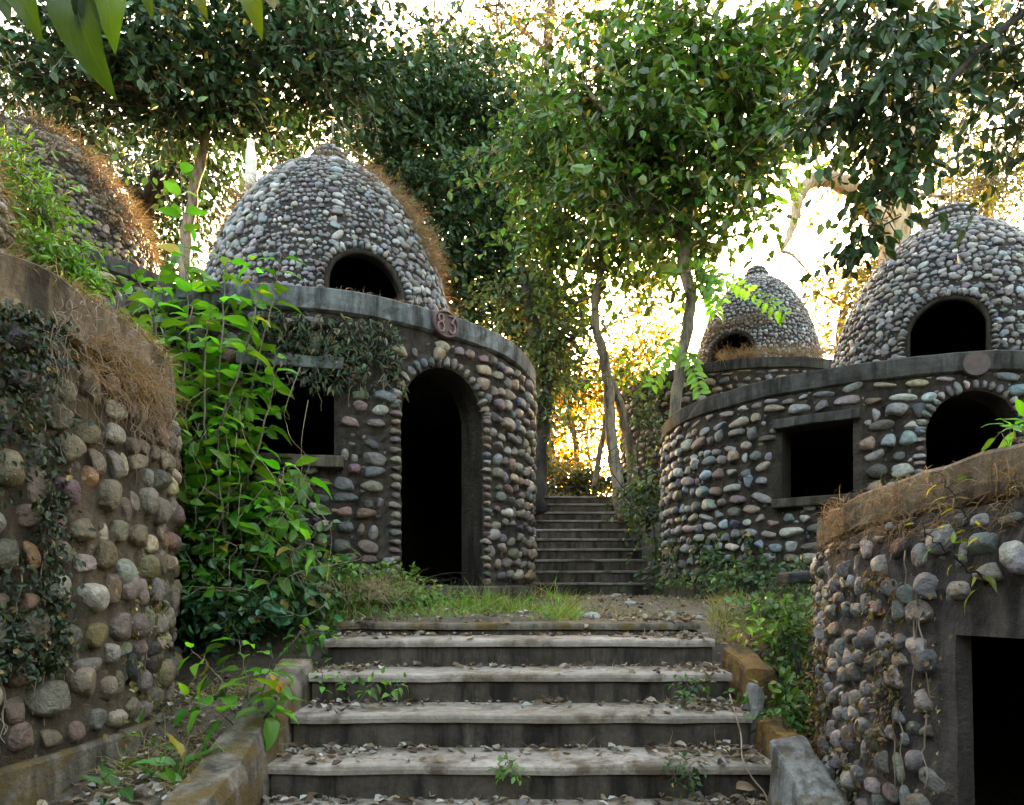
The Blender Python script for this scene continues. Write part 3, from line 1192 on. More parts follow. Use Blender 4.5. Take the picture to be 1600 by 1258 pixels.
hutE = build_hut('E', 'distant domed stone hut overgrown with brown grass behind the near left hut', cE, 2.5, 1.75, 4.2, [], (cE, 1.8, 2.45), [], 'mortar', 'slab_dark', .2, .14,
                 nst=60, npb=160, seed=25, dome_size=sizeE, pal=PAL_WARM, clipx=(100, 300), stone_kw=dict(wr=(.18, .3), hr=(.14, .18), gap=.03))

cF = (5.57, 2.49)
RF = 4.08
HF = .395
pF, dF = hit(cF, RF, 1508)
winF = Opening(pF + math.asin(.72 / RF), .72, -1.05, (HZ - 996) / F * dF, False)


def skipF(ph, z, r):
    return r.random() < .06


hutF = build_hut('F', 'near stone wall hut at the right edge with rusty rim and hanging dry creepers', cF, RF, -1.6, HF, [winF], None, (), 'mortar_grey', 'slab_rust', .16, .1, lip=.02,
                 phis=(math.pi - .75, math.pi + .75), nst=260, hi=True, seed=26, pal=PAL_F, skipf=skipF,
                 stone_kw=dict(wr=(.08, .17), hr=(.08, .125), gap=.014, emb=.12, jit=.3, fillskip=.8))
rootF = hutF[0]
# this hut has settled a little towards the back
rootF.rotation_euler = (math.radians(-1.9), 0, 0)

# number plaque on hut A
pN, dN = hit(cA, RA + .05, 695)
zN = HA - .115
nv = np.array([math.cos(pN), math.sin(pN), 0])
tv = np.array([-math.sin(pN), math.cos(pN), 0])


def on_plaque(u, v, w):
    return np.array([cA[0], cA[1], 0]) + nv * (RA + .05 + w) + tv * u + NZ * (zN + v)


def ellipse_disc(a, b, w0, w1, n=36):
    pts = [(a * math.cos(t) * (1 if abs(math.cos(t)) < .8 else .98), b * math.sin(t)) for t in np.linspace(0, 2 * np.pi, n, endpoint=False)]
    V = [on_plaque(u, v, w0) for u, v in pts] + [on_plaque(u, v, w1) for u, v in pts]
    fs = [np.array([list(range(n, 2 * n))]), np.array([[i, (i + 1) % n, n + (i + 1) % n, n + i] for i in range(n)])]
    return np.array(V), fs


V_, f_ = ellipse_disc(.142, .125, -.03, .018)
plaque = link('number_plaque', mesh('number_plaque', V_, f_), M['red'], hutA[0])
ring = np.array([on_plaque(.128 * math.cos(t), .111 * math.sin(t), .02) for t in np.linspace(0, 2 * np.pi, 40)])
V_, q_, t_ = tube(ring, .012, 8, cap=False)
link('plaque_ring', mesh('plaque_ring', V_, [q_], True), M['red'], plaque)


def stroke(name, pts):
    P = catmull(np.array([on_plaque(u, v, .024) for u, v in pts]), 4)
    V, q, t = tube(P, .0105, 8)
    return V, q, t


def loop(cx, cz, a, b, n=14):
    return [(cx + a * math.cos(t), cz + b * math.sin(t)) for t in np.linspace(0, 2 * np.pi, n)]


sgn = -1 if (on_plaque(.1, 0, 0)[0] - on_plaque(0, 0, 0)[0]) < 0 else 1
V_, f_ = join([stroke('a', loop(-.058 * sgn, .042, .026, .033)), stroke('b', loop(-.058 * sgn, -.036, .033, .042))])
link('digit', mesh('digit', V_, f_, True), M['red_digit'], plaque)
P3 = [(.030, .078), (.055, .078), (.090, .078), (.078, .05), (.058, .018), (.075, .012), (.094, -.012), (.092, -.045), (.070, -.072), (.045, -.07), (.030, -.05)]
V_, f_ = join([stroke('a', [(u * sgn, v) for u, v in P3])])
link('digit', mesh('digit', V_, f_, True), M['red_digit'], plaque)
# faded round plaque on hut B
pB, dB = hit(cB, RB + .05, 1525)
nb_ = np.array([math.cos(pB), math.sin(pB), 0])
tb_ = np.array([-math.sin(pB), math.cos(pB), 0])
th_ = np.linspace(0, 2 * np.pi, 32, endpoint=False)
V_ = [np.array([cB[0], cB[1], HB - .12]) + nb_ * (RB + .05 + w) + tb_ * .12 * math.cos(t) + NZ * .115 * math.sin(t) for w in (-.03, .018) for t in th_]
pb = link('number_plaque', mesh('number_plaque', np.array(V_), [np.array([list(range(32, 64))]), np.array([[i, (i + 1) % 32, 32 + (i + 1) % 32, 32 + i] for i in range(32)])]), M['red_faded'], hutB[0])

# iron rods on the dome tops and a pipe behind dome A
for hut, dc, zt in ((hutA, dcA, HA + 2.56), (hutB, dcB, HB + 2.66), (hutE, cE, 6.65)):
    V_, q_, t_ = tube(np.array([(dc[0] + .03, dc[1], zt), (dc[0] + .03, dc[1], zt + .3), (dc[0] + .035, dc[1], zt + .42)]), .011, 6)
    link('iron_rod', mesh('iron_rod', V_, [q_, t_], True), M['iron'], hut[0])
pp = at(392, 300, 9.6)
V_, q_ = lathe([(.055, 0), (.075, 0), (.072, .5), (.066, .66), (.05, .70), (.05, .80), (.038, .80), (.038, .1)], 20)
o = link('vent_pipe', mesh('vent_pipe', V_ + pp - NZ * .1, q_), M['pipe'])
tag(o, 'short whitish vent pipe standing behind the dome of hut 83', 'pipe')
o.data.transform(Matrix.Translation((0, 0, 0)))

# ------------------------------------------------------------------ vegetation builders
LEAF6 = (np.array([(0, 0, 0), (.30, .30, .07), (.24, .68, .04), (0, 1, -.10), (-.24, .68, .04), (-.30, .30, .07)]), np.array([[0, 1, 2, 3], [0, 3, 4, 5]]))
LEAF4 = (np.array([(0, 0, 0), (.30, .45, .06), (0, 1, -.08), (-.30, .45, .06)]), np.array([[0, 1, 2], [0, 2, 3]]))
LANCE = (np.array([(0, 0, 0), (.13, .3, .03), (.10, .68, .0), (0, 1, -.14), (-.10, .68, .0), (-.13, .3, .03)]), np.array([[0, 1, 2, 3], [0, 3, 4, 5]]))


def leaves_mesh(name, P, D, Nn, size, col, tmpl=LEAF6):
    W, Fc = tmpl
    D = nrm(D)
    S = nrm(np.cross(D, Nn))
    Nn = np.cross(S, D)
    V = P[:, None] + size[:, None, None] * (W[None, :, 0:1] * S[:, None] + W[None, :, 1:2] * D[:, None] + W[None, :, 2:3] * Nn[:, None])
    nv = len(W)
    Fs = (Fc[None] + (np.arange(len(P)) * nv)[:, None, None]).reshape(-1, Fc.shape[1])
    return mesh(name, V.reshape(-1, 3), Fs, False, np.repeat(col, nv, 0))


def leaf_cols(r, base, n, var=.25, yellow=.0, ycol=(.30, .24, .03)):
    c = np.array(base)[None] * np.exp(r.normal(size=(n, 1)) * var) * np.exp(r.normal(size=(n, 3)) * var * .35)
    y = r.random(n) < yellow
    c[y] = np.array(ycol) * r.uniform(.6, 1.2, (y.sum(), 1))
    return np.clip(c, .005, .7)


def sample_blob(r, b, n, power=.45):
    px, py, rx, ry, d, dep = b[:6]
    u = nrm(r.normal(size=(n, 3)))
    u = u * (1 + .28 * fbm(u + np.array([px, py, 0]) * .37, int(px) % 97, 2, 2.5))[:, None] * (r.random((n, 1)) ** power) * 1.12
    c = at(px, py, d)
    return c + u * np.array([rx / F * d, dep, ry / F * d])


def make_tree(name, label, stems, blobs, seed, bark, base, leaf=.12, per=26, crad=.32, lmat='leaf', tmpl=LEAF6, yellow=.015, group='trees between and behind the huts', twig=True, cat='tree', var=.28,
              rad_jit=.05, ycol=(.30, .24, .03), droop=.4, zsq=.5, limb_r=.035, dens=.58, spray=.5):
    """stems: list of (polyline [(px,py,d)], [radii]); blobs: (px,py,rx,ry,d,depth_m,nclusters[,tint])"""
    r = np.random.default_rng(seed)
    P0 = at(*stems[0][0][0])
    root = empty(name, tuple(P0))
    tag(root, label, cat, group)
    lines = []
    for k, (pl, rad) in enumerate(stems):
        P = catmull(np.array([at(*p) for p in pl]), 6)
        P = P + r.normal(size=P.shape) * (np.interp(np.linspace(0, 1, len(P)), np.linspace(0, 1, len(rad)), rad) * .12)[:, None]
        V, q, t = tube(P, rad, 10, .06, seed + k)
        link('trunk' if k == 0 else 'branch', mesh('trunk', V, [q, t], True), bark, root)
        lines.append(P)
    allP = np.vstack(lines)
    twigs, LP, LD, LC, LS, LN = [], [], [], [], [], []
    for b in blobs:
        n = int(b[6] * dens)
        tint = np.array(b[7]) if len(b) > 7 else np.ones(3)
        C = sample_blob(r, b, n)
        ctr = at(b[0], b[1], b[4])
        # a limb runs from the nearest stem point into the blob, twigs spread from it
        k = np.argmin(np.linalg.norm(allP - ctr, axis=1) + 1.2 * np.clip(allP[:, 2] - ctr[2], 0, None))
        s0 = allP[k]
        if twig:
            mid = (s0 + ctr) / 2 + r.normal(size=3) * .12 * np.linalg.norm(ctr - s0) + NZ * .05 * np.linalg.norm(ctr - s0)
            L = catmull(np.array([s0, mid, ctr + r.normal(size=3) * .2]), 8)
            twigs.append(tube(L, [limb_r, limb_r * .4], 6, .08, seed))
            for c in C[:: max(1, n // 45)]:
                j = r.integers(len(L) // 3, len(L))
                m2 = (L[j] + c) / 2 + r.normal(size=3) * .1
                twigs.append(tube(catmull(np.array([L[j], m2, c]), 4), [limb_r * .35, .004], 4, 0, 0, False))
        tone = np.exp(r.normal(size=n) * .22)
        for c, tn in zip(C, tone):
            m = max(3, int(per * r.uniform(.35, 1.5)))
            g = r.normal(size=(m, 3))
            off = g * crad * np.array([1, 1, zsq]) * .6
            LP.append(c + off)
            LD.append(nrm(off + r.normal(size=(m, 3)) * crad * .5) + np.array([0, 0, -droop]))
            LC.append(leaf_cols(r, np.array(base) * tint, m, var, yellow, ycol) * tn)
            LS.append(leaf * r.uniform(.6, 1.25, m))
        # leafy sprays reach out beyond the mass
        for c in C[r.random(n) < spray]:
            dr = nrm(nrm(c - ctr) + r.normal(size=3) * .5 + NZ * .15)
            L = crad * r.uniform(1.6, 3.6)
            t = np.linspace(0, 1, max(5, int(L / leaf * 2.2)))[:, None]
            S = c + dr * L * t - NZ * (t ** 2) * L * .3 + r.normal(size=(len(t), 3)) * .01
            twigs.append(tube(S[::2] if len(S) > 6 else S, [limb_r * .25, .003], 4, 0, 0, False))
            m = len(S)
            LP.append(S)
            LD.append(nrm(r.normal(size=(m, 3)) * .8 + dr * .5 + np.array([0, 0, -droop])))
            LC.append(leaf_cols(r, np.array(base) * tint, m, var, yellow, ycol) * 1.1)
            LS.append(leaf * r.uniform(.7, 1.2, m))
    LP, LD, LC, LS = np.vstack(LP), np.vstack(LD), np.vstack(LC), np.concatenate(LS)
    LN = nrm(r.normal(size=LP.shape) * .7 + np.array([0, -.2, .9]))
    if twigs:
        V, f = join(twigs)
        o = link('twigs', mesh('twigs', V, f, True), bark, root)
        o['kind'] = 'stuff'
    o = link('crown', leaves_mesh('crown', LP, LD, LN, LS, LC, tmpl), M[lmat], root)
    print(name, len(LP))
    return root


def ribbons(r, P, D, length, width, col, droop=.6, seg=3):
    """grass blades / straw: tapering bent ribbons"""
    n = len(P)
    D = nrm(D)
    side = nrm(np.cross(D, r.normal(size=(n, 3))))
    V = []
    pos = P.copy()
    d = D.copy()
    for k in range(seg + 1):
        w = width * (1 - k / seg) ** .7
        if k < seg:
            V += [pos - side * w[:, None] / 2, pos + side * w[:, None] / 2]
        else:
            V += [pos]
        pos = pos + d * (length / seg)[:, None]
        d = nrm(d - NZ * droop / seg + r.normal(size=(n, 3)) * .25)
    V = np.stack(V, 1)
    nv = V.shape[1]
    q = np.array([[2 * k, 2 * k + 1, 2 * k + 3, 2 * k + 2] for k in range(seg - 1)])
    t = np.array([[2 * seg - 2, 2 * seg - 1, 2 * seg]])
    off = (np.arange(n) * nv)[:, None, None]
    return V.reshape(-1, 3), [(q[None] + off).reshape(-1, 4), (t[None] + off).reshape(-1, 3)], np.repeat(col, nv, 0)


def grass_patch(name, label, pts_fn, n, seed, h=(.08, .22), w=.008, base=(.10, .17, .03), dry=.15, drycol=(.34, .25, .12), mat='grass', lean=.5, droop=.7):
    r = np.random.default_rng(seed)
    XY = pts_fn(r, n)
    n = len(XY)
    clump = fbm(np.column_stack([XY, np.zeros(n)]), seed, 3, 3.5)
    keep = clump + r.normal(size=n) * .25 > .0
    XY, clump = XY[keep], clump[keep]
    n = len(XY)
    P = np.column_stack([XY, gz(XY[:, 0], XY[:, 1]) - .01])
    D = np.column_stack([r.normal(size=(n, 2)) * lean * 1.3, np.ones(n)])
    L = r.uniform(*h, n) * (.55 + .9 * np.clip(clump, 0, 1)) * r.choice([.5, 1, 1.5], n)
    c = leaf_cols(r, base, n, .3, dry, drycol)
    V, f, cc = ribbons(r, P, D, L, np.full(n, w) * r.uniform(.6, 1.3, n), c, droop)
    o = link(name, mesh(name, V, f, False, cc), M[mat])
    tag(o, label, 'grass', None, 'stuff')
    return o


def big_leaf(name, seed, ratio=.5, curl=.25, fold=.25, wave=.03, tip=1.6):
    r = np.random.default_rng(seed)
    ny, nx = 9, 5
    V, UV = [], []
    for i in range(ny):
        t = i / (ny - 1)
        wid = ratio * .5 * (math.sin(math.pi * t ** .75) ** .8) * (1 - .25 * t ** tip) if 0 < t < 1 else .004
        bend = curl * t * t
        for j in range(nx):
            s = (j / (nx - 1) - .5) * 2
            V.append((s * wid, t - .12 * curl * t ** 3, -bend + fold * abs(s) * wid + wave * math.sin(t * 11 + s * 3 + seed) * abs(s)))
            UV.append((s, t))
    q = np.array([[i * nx + j, i * nx + j + 1, (i + 1) * nx + j + 1, (i + 1) * nx + j] for i in range(ny - 1) for j in range(nx - 1)])
    me = mesh(name, np.array(V), q, True)
    uv = me.uv_layers.new(name='UVMap')
    idx = np.zeros(len(me.loops), np.int32)
    me.loops.foreach_get('vertex_index', idx)
    uv.data.foreach_set('uv', np.array(UV, np.float32)[idx].ravel())
    me.materials.append(M['leaf_big'])
    return me


LEAF_OV = [big_leaf('leaf', k, .55, .18 + .1 * k, .2 + .06 * k) for k in range(5)]
LEAF_LA = [big_leaf('leaf', 20 + k, .32, .2 + .12 * k, .3) for k in range(4)]


def put_leaf(parent, inv, p, d, up, s, col, me, name='leaf'):
    d = nrm(np.asarray(d, float))
    side = nrm(np.cross(d, up))
    n = np.cross(side, d)
    o = bpy.data.objects.new(name, me)
    Mx = Matrix(((*(side * s),), (*(d * s),), (*(n * s),))).transposed().to_4x4()
    Mx.translation = Vector(p)
    if parent is not None:
        o.parent = parent
        o.matrix_parent_inverse = inv
    o.matrix_basis = Mx
    o.color = (*col, 1)
    COL.objects.link(o)
    return o


def shrub(name, label, stems, size, step, seed, base, mes, cat='shrub', group=None, yellow=0, rad=.008, skip=.25, spread=1.0, stemcol='bark', droop=.25, off=.03, ycol=(.35, .26, .03), extra_fill=None):
    """stems: list of polylines (px,py,d), leaves set alternately along them; each leaf is a part"""
    r = np.random.default_rng(seed)
    root = empty(name, tuple(at(*stems[0][0])))
    tag(root, label, cat, group)
    inv = world_inv(root)
    cnt = 0
    for k, pl in enumerate(stems):
        parts = []
        P = catmull(np.array([at(*p) for p in pl]), 8)
        P = P + r.normal(size=P.shape) * .006
        parts.append(tube(P, [rad, rad * .35], 6, .05, seed + k))
        L = np.concatenate([[0], np.cumsum(np.linalg.norm(np.diff(P, axis=0), axis=1))])
        s = L[-1] * skip
        ang = r.uniform(0, 6.28)
        while s < L[-1] + step * .5:
            p = np.array([np.interp(s, L, P[:, i]) for i in range(3)])
            T = nrm(np.array([np.interp(min(s + .03, L[-1]), L, P[:, i]) for i in range(3)]) - np.array([np.interp(max(s - .03, 0), L, P[:, i]) for i in range(3)]))
            end = s / L[-1]
            ang += 2.4 + r.normal() * .4
            A = nrm(np.cross(T, [.2, .3, .9] if abs(T[2]) < .9 else [.9, .2, .1]))
            B = np.cross(T, A)
            out = A * math.cos(ang) + B * math.sin(ang)
            d = nrm(out * spread + T * .45 - NZ * droop * r.uniform(.2, 1.6))
            sz = r.uniform(*size) * (1.05 - .45 * max(0, end - .6) / .4)
            pet = p + d * off
            parts.append(tube(np.array([p, (p + pet) / 2 + NZ * .004, pet]), [rad * .35, rad * .25], 4, 0, 0, False))
            c = leaf_cols(r, base, 1, .4, yellow + .02, ycol)[0]
            up = nrm(NZ + r.normal(size=3) * .35)
            put_leaf(root, inv, pet, d, up, sz, c, mes[r.integers(len(mes))])
            cnt += 1
            s += step * r.uniform(.6, 1.4)
        V, f = join(parts)
        link('stem', mesh('stem', V, f, True), M[stemcol], root)
    print(name, 'leaves', cnt)
    return root

# ------------------------------------------------------------------ trees
DK = (.028, .060, .028)
MD = (.055, .115, .030)
BR = (.050, .105, .018)
YL = (.16, .15, .030)
BN = (.035, .03, .024)

make_tree('broadleaf_tree', 'leafy tree with pale slanting trunk rising left of the dome of hut 83',
          [([(284, 520, 13), (290, 400, 13), (302, 300, 13), (318, 235, 13), (334, 135, 13), (350, 80, 13), (364, 0, 13), (372, -80, 13)], [.12, .10, .095, .085, .07, .06, .05, .03]),
           ([(332, 145, 13), (320, 90, 12.6), (296, 55, 12.3), (270, 10, 12)], [.045, .035, .025, .012]),
           ([(336, 138, 13), (372, 108, 12.7), (425, 92, 12.4), (470, 40, 12.2), (480, 0, 12)], [.045, .04, .035, .025, .012])],
          [(330, 70, 150, 110, 12.5, 1.3, 190), (470, 60, 110, 80, 12.5, 1.2, 150), (170, 70, 130, 70, 12, 1.2, 150), (250, 150, 130, 60, 12.5, 1, 110), (540, 120, 60, 90, 13.5, 1, 80), (400, 190, 90, 45, 14, 1, 60), (90, 130, 80, 50, 12, 1, 50), (330, -90, 260, 70, 12.5, 1.3, 150)],
          1, M['bark'], DK, .18, 18, .36, 'leaf_dark', dens=.7)
make_tree('dark_tree', 'dark forked tree with low crooked limbs behind the overgrown left dome',
          [([(225, 520, 15.5), (222, 400, 15.5), (224, 340, 15.5), (250, 285, 15.5), (270, 250, 15.5), (300, 200, 15.5)], [.26, .23, .21, .17, .13, .06]),
           ([(224, 345, 15.5), (205, 292, 15), (175, 285, 15), (146, 296, 15)], [.12, .10, .08, .04]),
           ([(228, 330, 15.5), (240, 275, 15), (258, 238, 15), (225, 195, 14.6), (190, 155, 14.4)], [.10, .08, .06, .04, .02])],
          [(180, 210, 110, 60, 15, 1.4, 60), (300, 250, 90, 60, 15.5, 1.2, 60), (100, 250, 60, 40, 15, 1, 25), (260, 330, 60, 70, 16.5, 1, 80), (330, 300, 60, 40, 16.5, 1, 40), (250, 420, 70, 50, 16.5, 1, 60)],
          2, M['bark_dark'], DK, .15, 20, .4, 'leaf_dark')
make_tree('broadleaf_tree', 'dense dark green tree directly behind the dome of hut 83',
          [([(640, 560, 17), (645, 420, 17), (640, 300, 17), (650, 200, 17), (660, 100, 17)], [.17, .15, .12, .09, .03])],
          [(625, 250, 75, 80, 16, 1.4, 170), (700, 330, 80, 90, 16, 1.5, 180), (665, 170, 110, 65, 16, 1.4, 170, (1.1, 1.1, .9)), (590, 180, 50, 50, 16.5, 1.2, 70), (690, 440, 60, 60, 16, 1.2, 90)],
          3, M['bark_dark'], DK, .16, 24, .4, 'leaf_dark', dens=.8)
make_tree('broadleaf_tree', 'tall dense dark tree at the middle with two visible dark trunks',
          [([(796, 640, 18), (800, 500, 18), (790, 420, 18), (780, 340, 18), (790, 240, 18), (800, 140, 18)], [.2, .17, .15, .12, .08, .03]),
           ([(742, 640, 18), (738, 540, 18), (728, 440, 18), (735, 360, 18)], [.15, .13, .11, .06]),
           ([(846, 640, 18.5), (842, 540, 18.5), (838, 460, 18.5), (820, 380, 18.5)], [.14, .12, .1, .05])],
          [(770, 200, 110, 75, 17, 1.6, 230), (800, 330, 110, 80, 17, 1.5, 220), (770, 440, 80, 55, 17.5, 1.5, 110), (830, 500, 70, 50, 17.5, 1.5, 110), (740, 120, 60, 50, 18, 1.4, 70, (1.2, 1.2, .8)), (860, 570, 45, 40, 17.5, 1, 60), (720, 500, 40, 30, 18, 1, 30)],
          4, M['bark_dark'], DK, .165, 24, .42, 'leaf_dark', dens=.85)
make_tree('slender_tree', 'slender pale tree leaning beside the upper steps in front of the sun glow',
          [([(978, 812, 12.6), (968, 770, 12.6), (957, 690, 12.6), (952, 620, 12.6), (944, 560, 12.6), (930, 490, 12.6), (940, 400, 12.6), (928, 330, 12.6), (900, 240, 12.6)], [.145, .12, .10, .095, .09, .075, .06, .045, .02]),
           ([(990, 770, 13.2), (985, 700, 13.1), (968, 630, 12.9), (953, 590, 12.7)], [.10, .09, .08, .06]),
           ([(928, 760, 13.4), (940, 690, 13.2), (948, 640, 13)], [.06, .05, .045]),
           ([(938, 410, 12.6), (965, 345, 12.4), (1000, 300, 12.2)], [.04, .03, .012])],
          [(890, 215, 85, 65, 12, 1.1, 150), (930, 310, 90, 70, 12.3, 1.1, 150), (860, 290, 70, 60, 12.5, 1, 100), (990, 380, 60, 60, 12.5, 1, 70), (880, 380, 60, 45, 12.8, 1, 60, (1.2, 1.1, .7)), (950, 430, 55, 35, 12.8, .8, 40, (1.2, 1.1, .7)), (870, 470, 40, 30, 13, .8, 26, (1.2, 1.1, .7)), (1010, 330, 45, 40, 12.4, .8, 40), (990, 600, 30, 30, 13.2, .5, 16, (1.5, 1.3, .6)), (820, 200, 60, 50, 12.6, .9, 50)],
          5, M['bark'], MD, .15, 16, .34, dens=.5, spray=.65, var=.38)
make_tree('slender_tree', 'slender tree growing against the bluish hut, bright green crown',
          [([(1050, 800, 9.9), (1053, 700, 9.9), (1056, 630, 9.9), (1064, 560, 9.9), (1080, 470, 9.9), (1068, 400, 9.9), (1080, 310, 9.9), (1098, 210, 9.9), (1108, 60, 9.9)], [.1, .085, .078, .075, .085, .075, .06, .045, .015]),
           ([(1078, 330, 9.9), (1050, 260, 9.6), (1000, 210, 9.4), (960, 190, 9.3)], [.035, .03, .02, .01]),
           ([(1090, 250, 9.9), (1140, 180, 9.7), (1190, 130, 9.6)], [.035, .025, .01])],
          [(1095, 90, 110, 70, 9.6, .9, 180), (1010, 140, 70, 50, 9.5, .8, 90), (1000, 210, 90, 50, 9.3, .8, 120), (1130, 200, 100, 70, 9.7, .8, 170), (1075, 290, 110, 55, 9.8, .8, 130), (1190, 110, 60, 70, 9.8, .8, 60), (1180, 250, 45, 30, 9.8, .7, 30), (1130, 370, 40, 25, 9.8, .6, 18), (960, 300, 60, 45, 9.4, .7, 55), (920, 150, 55, 40, 9.6, .8, 50), (1010, 40, 60, 40, 9.8, .8, 50), (1235, 50, 40, 60, 9.8, .8, 50), (1060, 180, 90, 60, 10.2, .8, 70), (1030, 360, 40, 22, 9.8, .5, 16), (1215, 170, 40, 40, 9.8, .6, 26), (1110, 440, 30, 16, 9.7, .3, 8)],
          6, M['bark'], BR, .155, 15, .30, 'leaf_glossy', yellow=.02, dens=.44, spray=.7, var=.4)
make_tree('pale_tree', 'large pale barked tree with thick curved limbs behind the right dome',
          [([(1375, 620, 22), (1392, 480, 22), (1402, 360, 22), (1418, 265, 22), (1436, 165, 22), (1462, 95, 22), (1486, 40, 22), (1498, -40, 22)], [.55, .46, .40, .36, .36, .34, .26, .16]),
           ([(1398, 390, 22), (1362, 330, 21.6), (1322, 292, 21.3), (1282, 280, 21.2), (1252, 298, 21), (1243, 340, 21), (1230, 375, 21), (1220, 392, 21)], [.27, .27, .25, .22, .18, .13, .09, .05]),
           ([(1450, 135, 22), (1500, 140, 21.6), (1532, 128, 21.5), (1534, 95, 21.5), (1515, 60, 21.5)], [.17, .16, .15, .12, .06]),
           ([(1450, 110, 22), (1470, 60, 22), (1462, 0, 22)], [.15, .12, .1])],
          [(1270, 130, 60, 50, 21, 2, 40), (1330, 240, 40, 30, 21, 1.5, 14), (1500, 200, 60, 45, 22, 2, 40), (1545, 290, 55, 40, 22, 2, 45), (1420, 40, 70, 50, 22, 2, 45), (1560, 60, 60, 60, 22, 2, 50), (1270, 420, 40, 22, 21, 1, 6), (1400, 430, 60, 55, 22.5, 1.5, 60, (1.5, 1.3, .6))],
          7, M['bark_pale'], (.045, .055, .018), .2, 20, .55, yellow=.10, ycol=(.16, .10, .015), limb_r=.06)
make_tree('overhanging_tree', 'dark leafy boughs hanging down from a tree beyond the upper right corner',
          [([(1900, 300, 6.5), (1850, 0, 6.4), (1750, -60, 6.2), (1620, 5, 6.1), (1540, 70, 6), (1485, 128, 6), (1440, 200, 5.9), (1400, 290, 5.9), (1375, 350, 5.9)], [.10, .09, .06, .035, .028, .022, .016, .01, .004]),
           ([(1620, 5, 6.1), (1500, -30, 6), (1400, 20, 5.9), (1340, 90, 5.8), (1320, 160, 5.8)], [.03, .025, .02, .014, .005]),
           ([(1700, -40, 6.2), (1640, 80, 6.4), (1600, 190, 6.5), (1570, 260, 6.5)], [.03, .02, .012, .005])],
          [(1340, 60, 70, 75, 5.8, .5, 70), (1420, 110, 60, 70, 5.9, .5, 60), (1330, 180, 65, 50, 5.8, .4, 45), (1410, 225, 75, 45, 5.9, .4, 55), (1375, 300, 40, 55, 5.9, .3, 26), (1360, 365, 28, 40, 5.9, .25, 12), (1580, 190, 50, 75, 6.4, .4, 50), (1575, 60, 60, 40, 6.2, .4, 30), (1480, 30, 60, 40, 6, .4, 30)],
          8, M['bark_dark'], (.026, .052, .018), .12, 17, .2, 'leaf_dark', droop=.9, limb_r=.014, dens=.4)
make_tree('sparse_tree', 'tall sparse tree with thin bare branches against the white sky at top centre',
          [([(852, 400, 30), (850, 200, 30), (853, 100, 30), (862, 0, 30), (866, -60, 30)], [.3, .26, .22, .18, .1]),
           ([(853, 80, 30), (815, 45, 29.5), (790, 20, 29), (770, -20, 29)], [.13, .11, .08, .04]),
           ([(640, 140, 30), (660, 80, 29.6), (690, 45, 29.3), (720, 10, 29), (740, -40, 29)], [.12, .10, .08, .06, .03]),
           ([(672, 65, 29.5), (680, 20, 29.3), (675, -20, 29)], [.06, .05, .03]),
           ([(800, 90, 30), (780, 55, 29.6), (775, 0, 29.4)], [.07, .06, .04])],
          [(800, 70, 90, 70, 29, 2.5, 80), (640, 90, 110, 60, 29, 2.5, 70), (900, 40, 70, 55, 29, 2.5, 40), (760, 10, 90, 30, 29, 2, 40), (560, 170, 70, 60, 29, 2, 90, (.75, .8, 1.0)), (690, 130, 80, 40, 29, 2, 60, (1.2, 1.1, .7)), (960, 90, 60, 50, 29, 2, 50), (620, 20, 60, 30, 29, 2, 20)],
          9, M['bark'], (.05, .05, .018), .26, 13, .7, 'leaf', LEAF4, yellow=.22, ycol=(.15, .10, .015), limb_r=.06)
make_tree('fine_leaved_tree', 'hazy brown fine leaved tree far off at the left edge',
          [([(60, 500, 27), (70, 350, 27), (95, 220, 27), (90, 100, 27), (110, 0, 27)], [.3, .26, .22, .16, .08]),
           ([(160, 420, 27), (150, 300, 27), (165, 200, 27)], [.14, .12, .06])],
          [(60, 200, 110, 75, 26, 2.5, 150), (180, 240, 110, 60, 26, 2.5, 110), (40, 110, 80, 60, 26, 2.5, 90), (280, 250, 60, 60, 27, 2, 50), (60, 300, 60, 40, 26, 2, 30), (440, 200, 60, 70, 27, 2, 80), (190, 340, 70, 40, 26, 2, 40)],
          10, M['bark'], BN, .17, 26, .7, 'leaf_dark', LEAF4, yellow=.04, limb_r=.05)
make_tree('backlit_tree', 'yellowish sunlit tree in the gap between the two right domes',
          [([(1320, 640, 24), (1312, 540, 24), (1318, 480, 24), (1330, 420, 24)], [.16, .13, .1, .05])],
          [(1310, 500, 45, 50, 24, 1.6, 55), (1350, 430, 55, 40, 24, 1.6, 40), (1270, 550, 30, 28, 24, 1.2, 18), (1240, 470, 28, 20, 24, 1, 8)],
          11, M['bark'], (.085, .075, .015), .2, 18, .5, 'leaf', LEAF4, yellow=.45, ycol=(.20, .13, .012), limb_r=.05)
make_tree('fine_leaved_tree', 'fine leaved tree beyond the right dome near the right edge',
          [([(1560, 560, 26), (1550, 420, 26), (1545, 300, 26), (1560, 220, 26)], [.22, .18, .14, .06])],
          [(1540, 320, 80, 55, 25, 2, 100), (1480, 250, 60, 45, 25, 2, 45), (1580, 250, 60, 50, 25, 2, 60), (1590, 400, 50, 50, 25, 2, 50)],
          12, M['bark'], (.045, .05, .028), .18, 20, .6, 'leaf', LEAF4, yellow=.08, limb_r=.05)
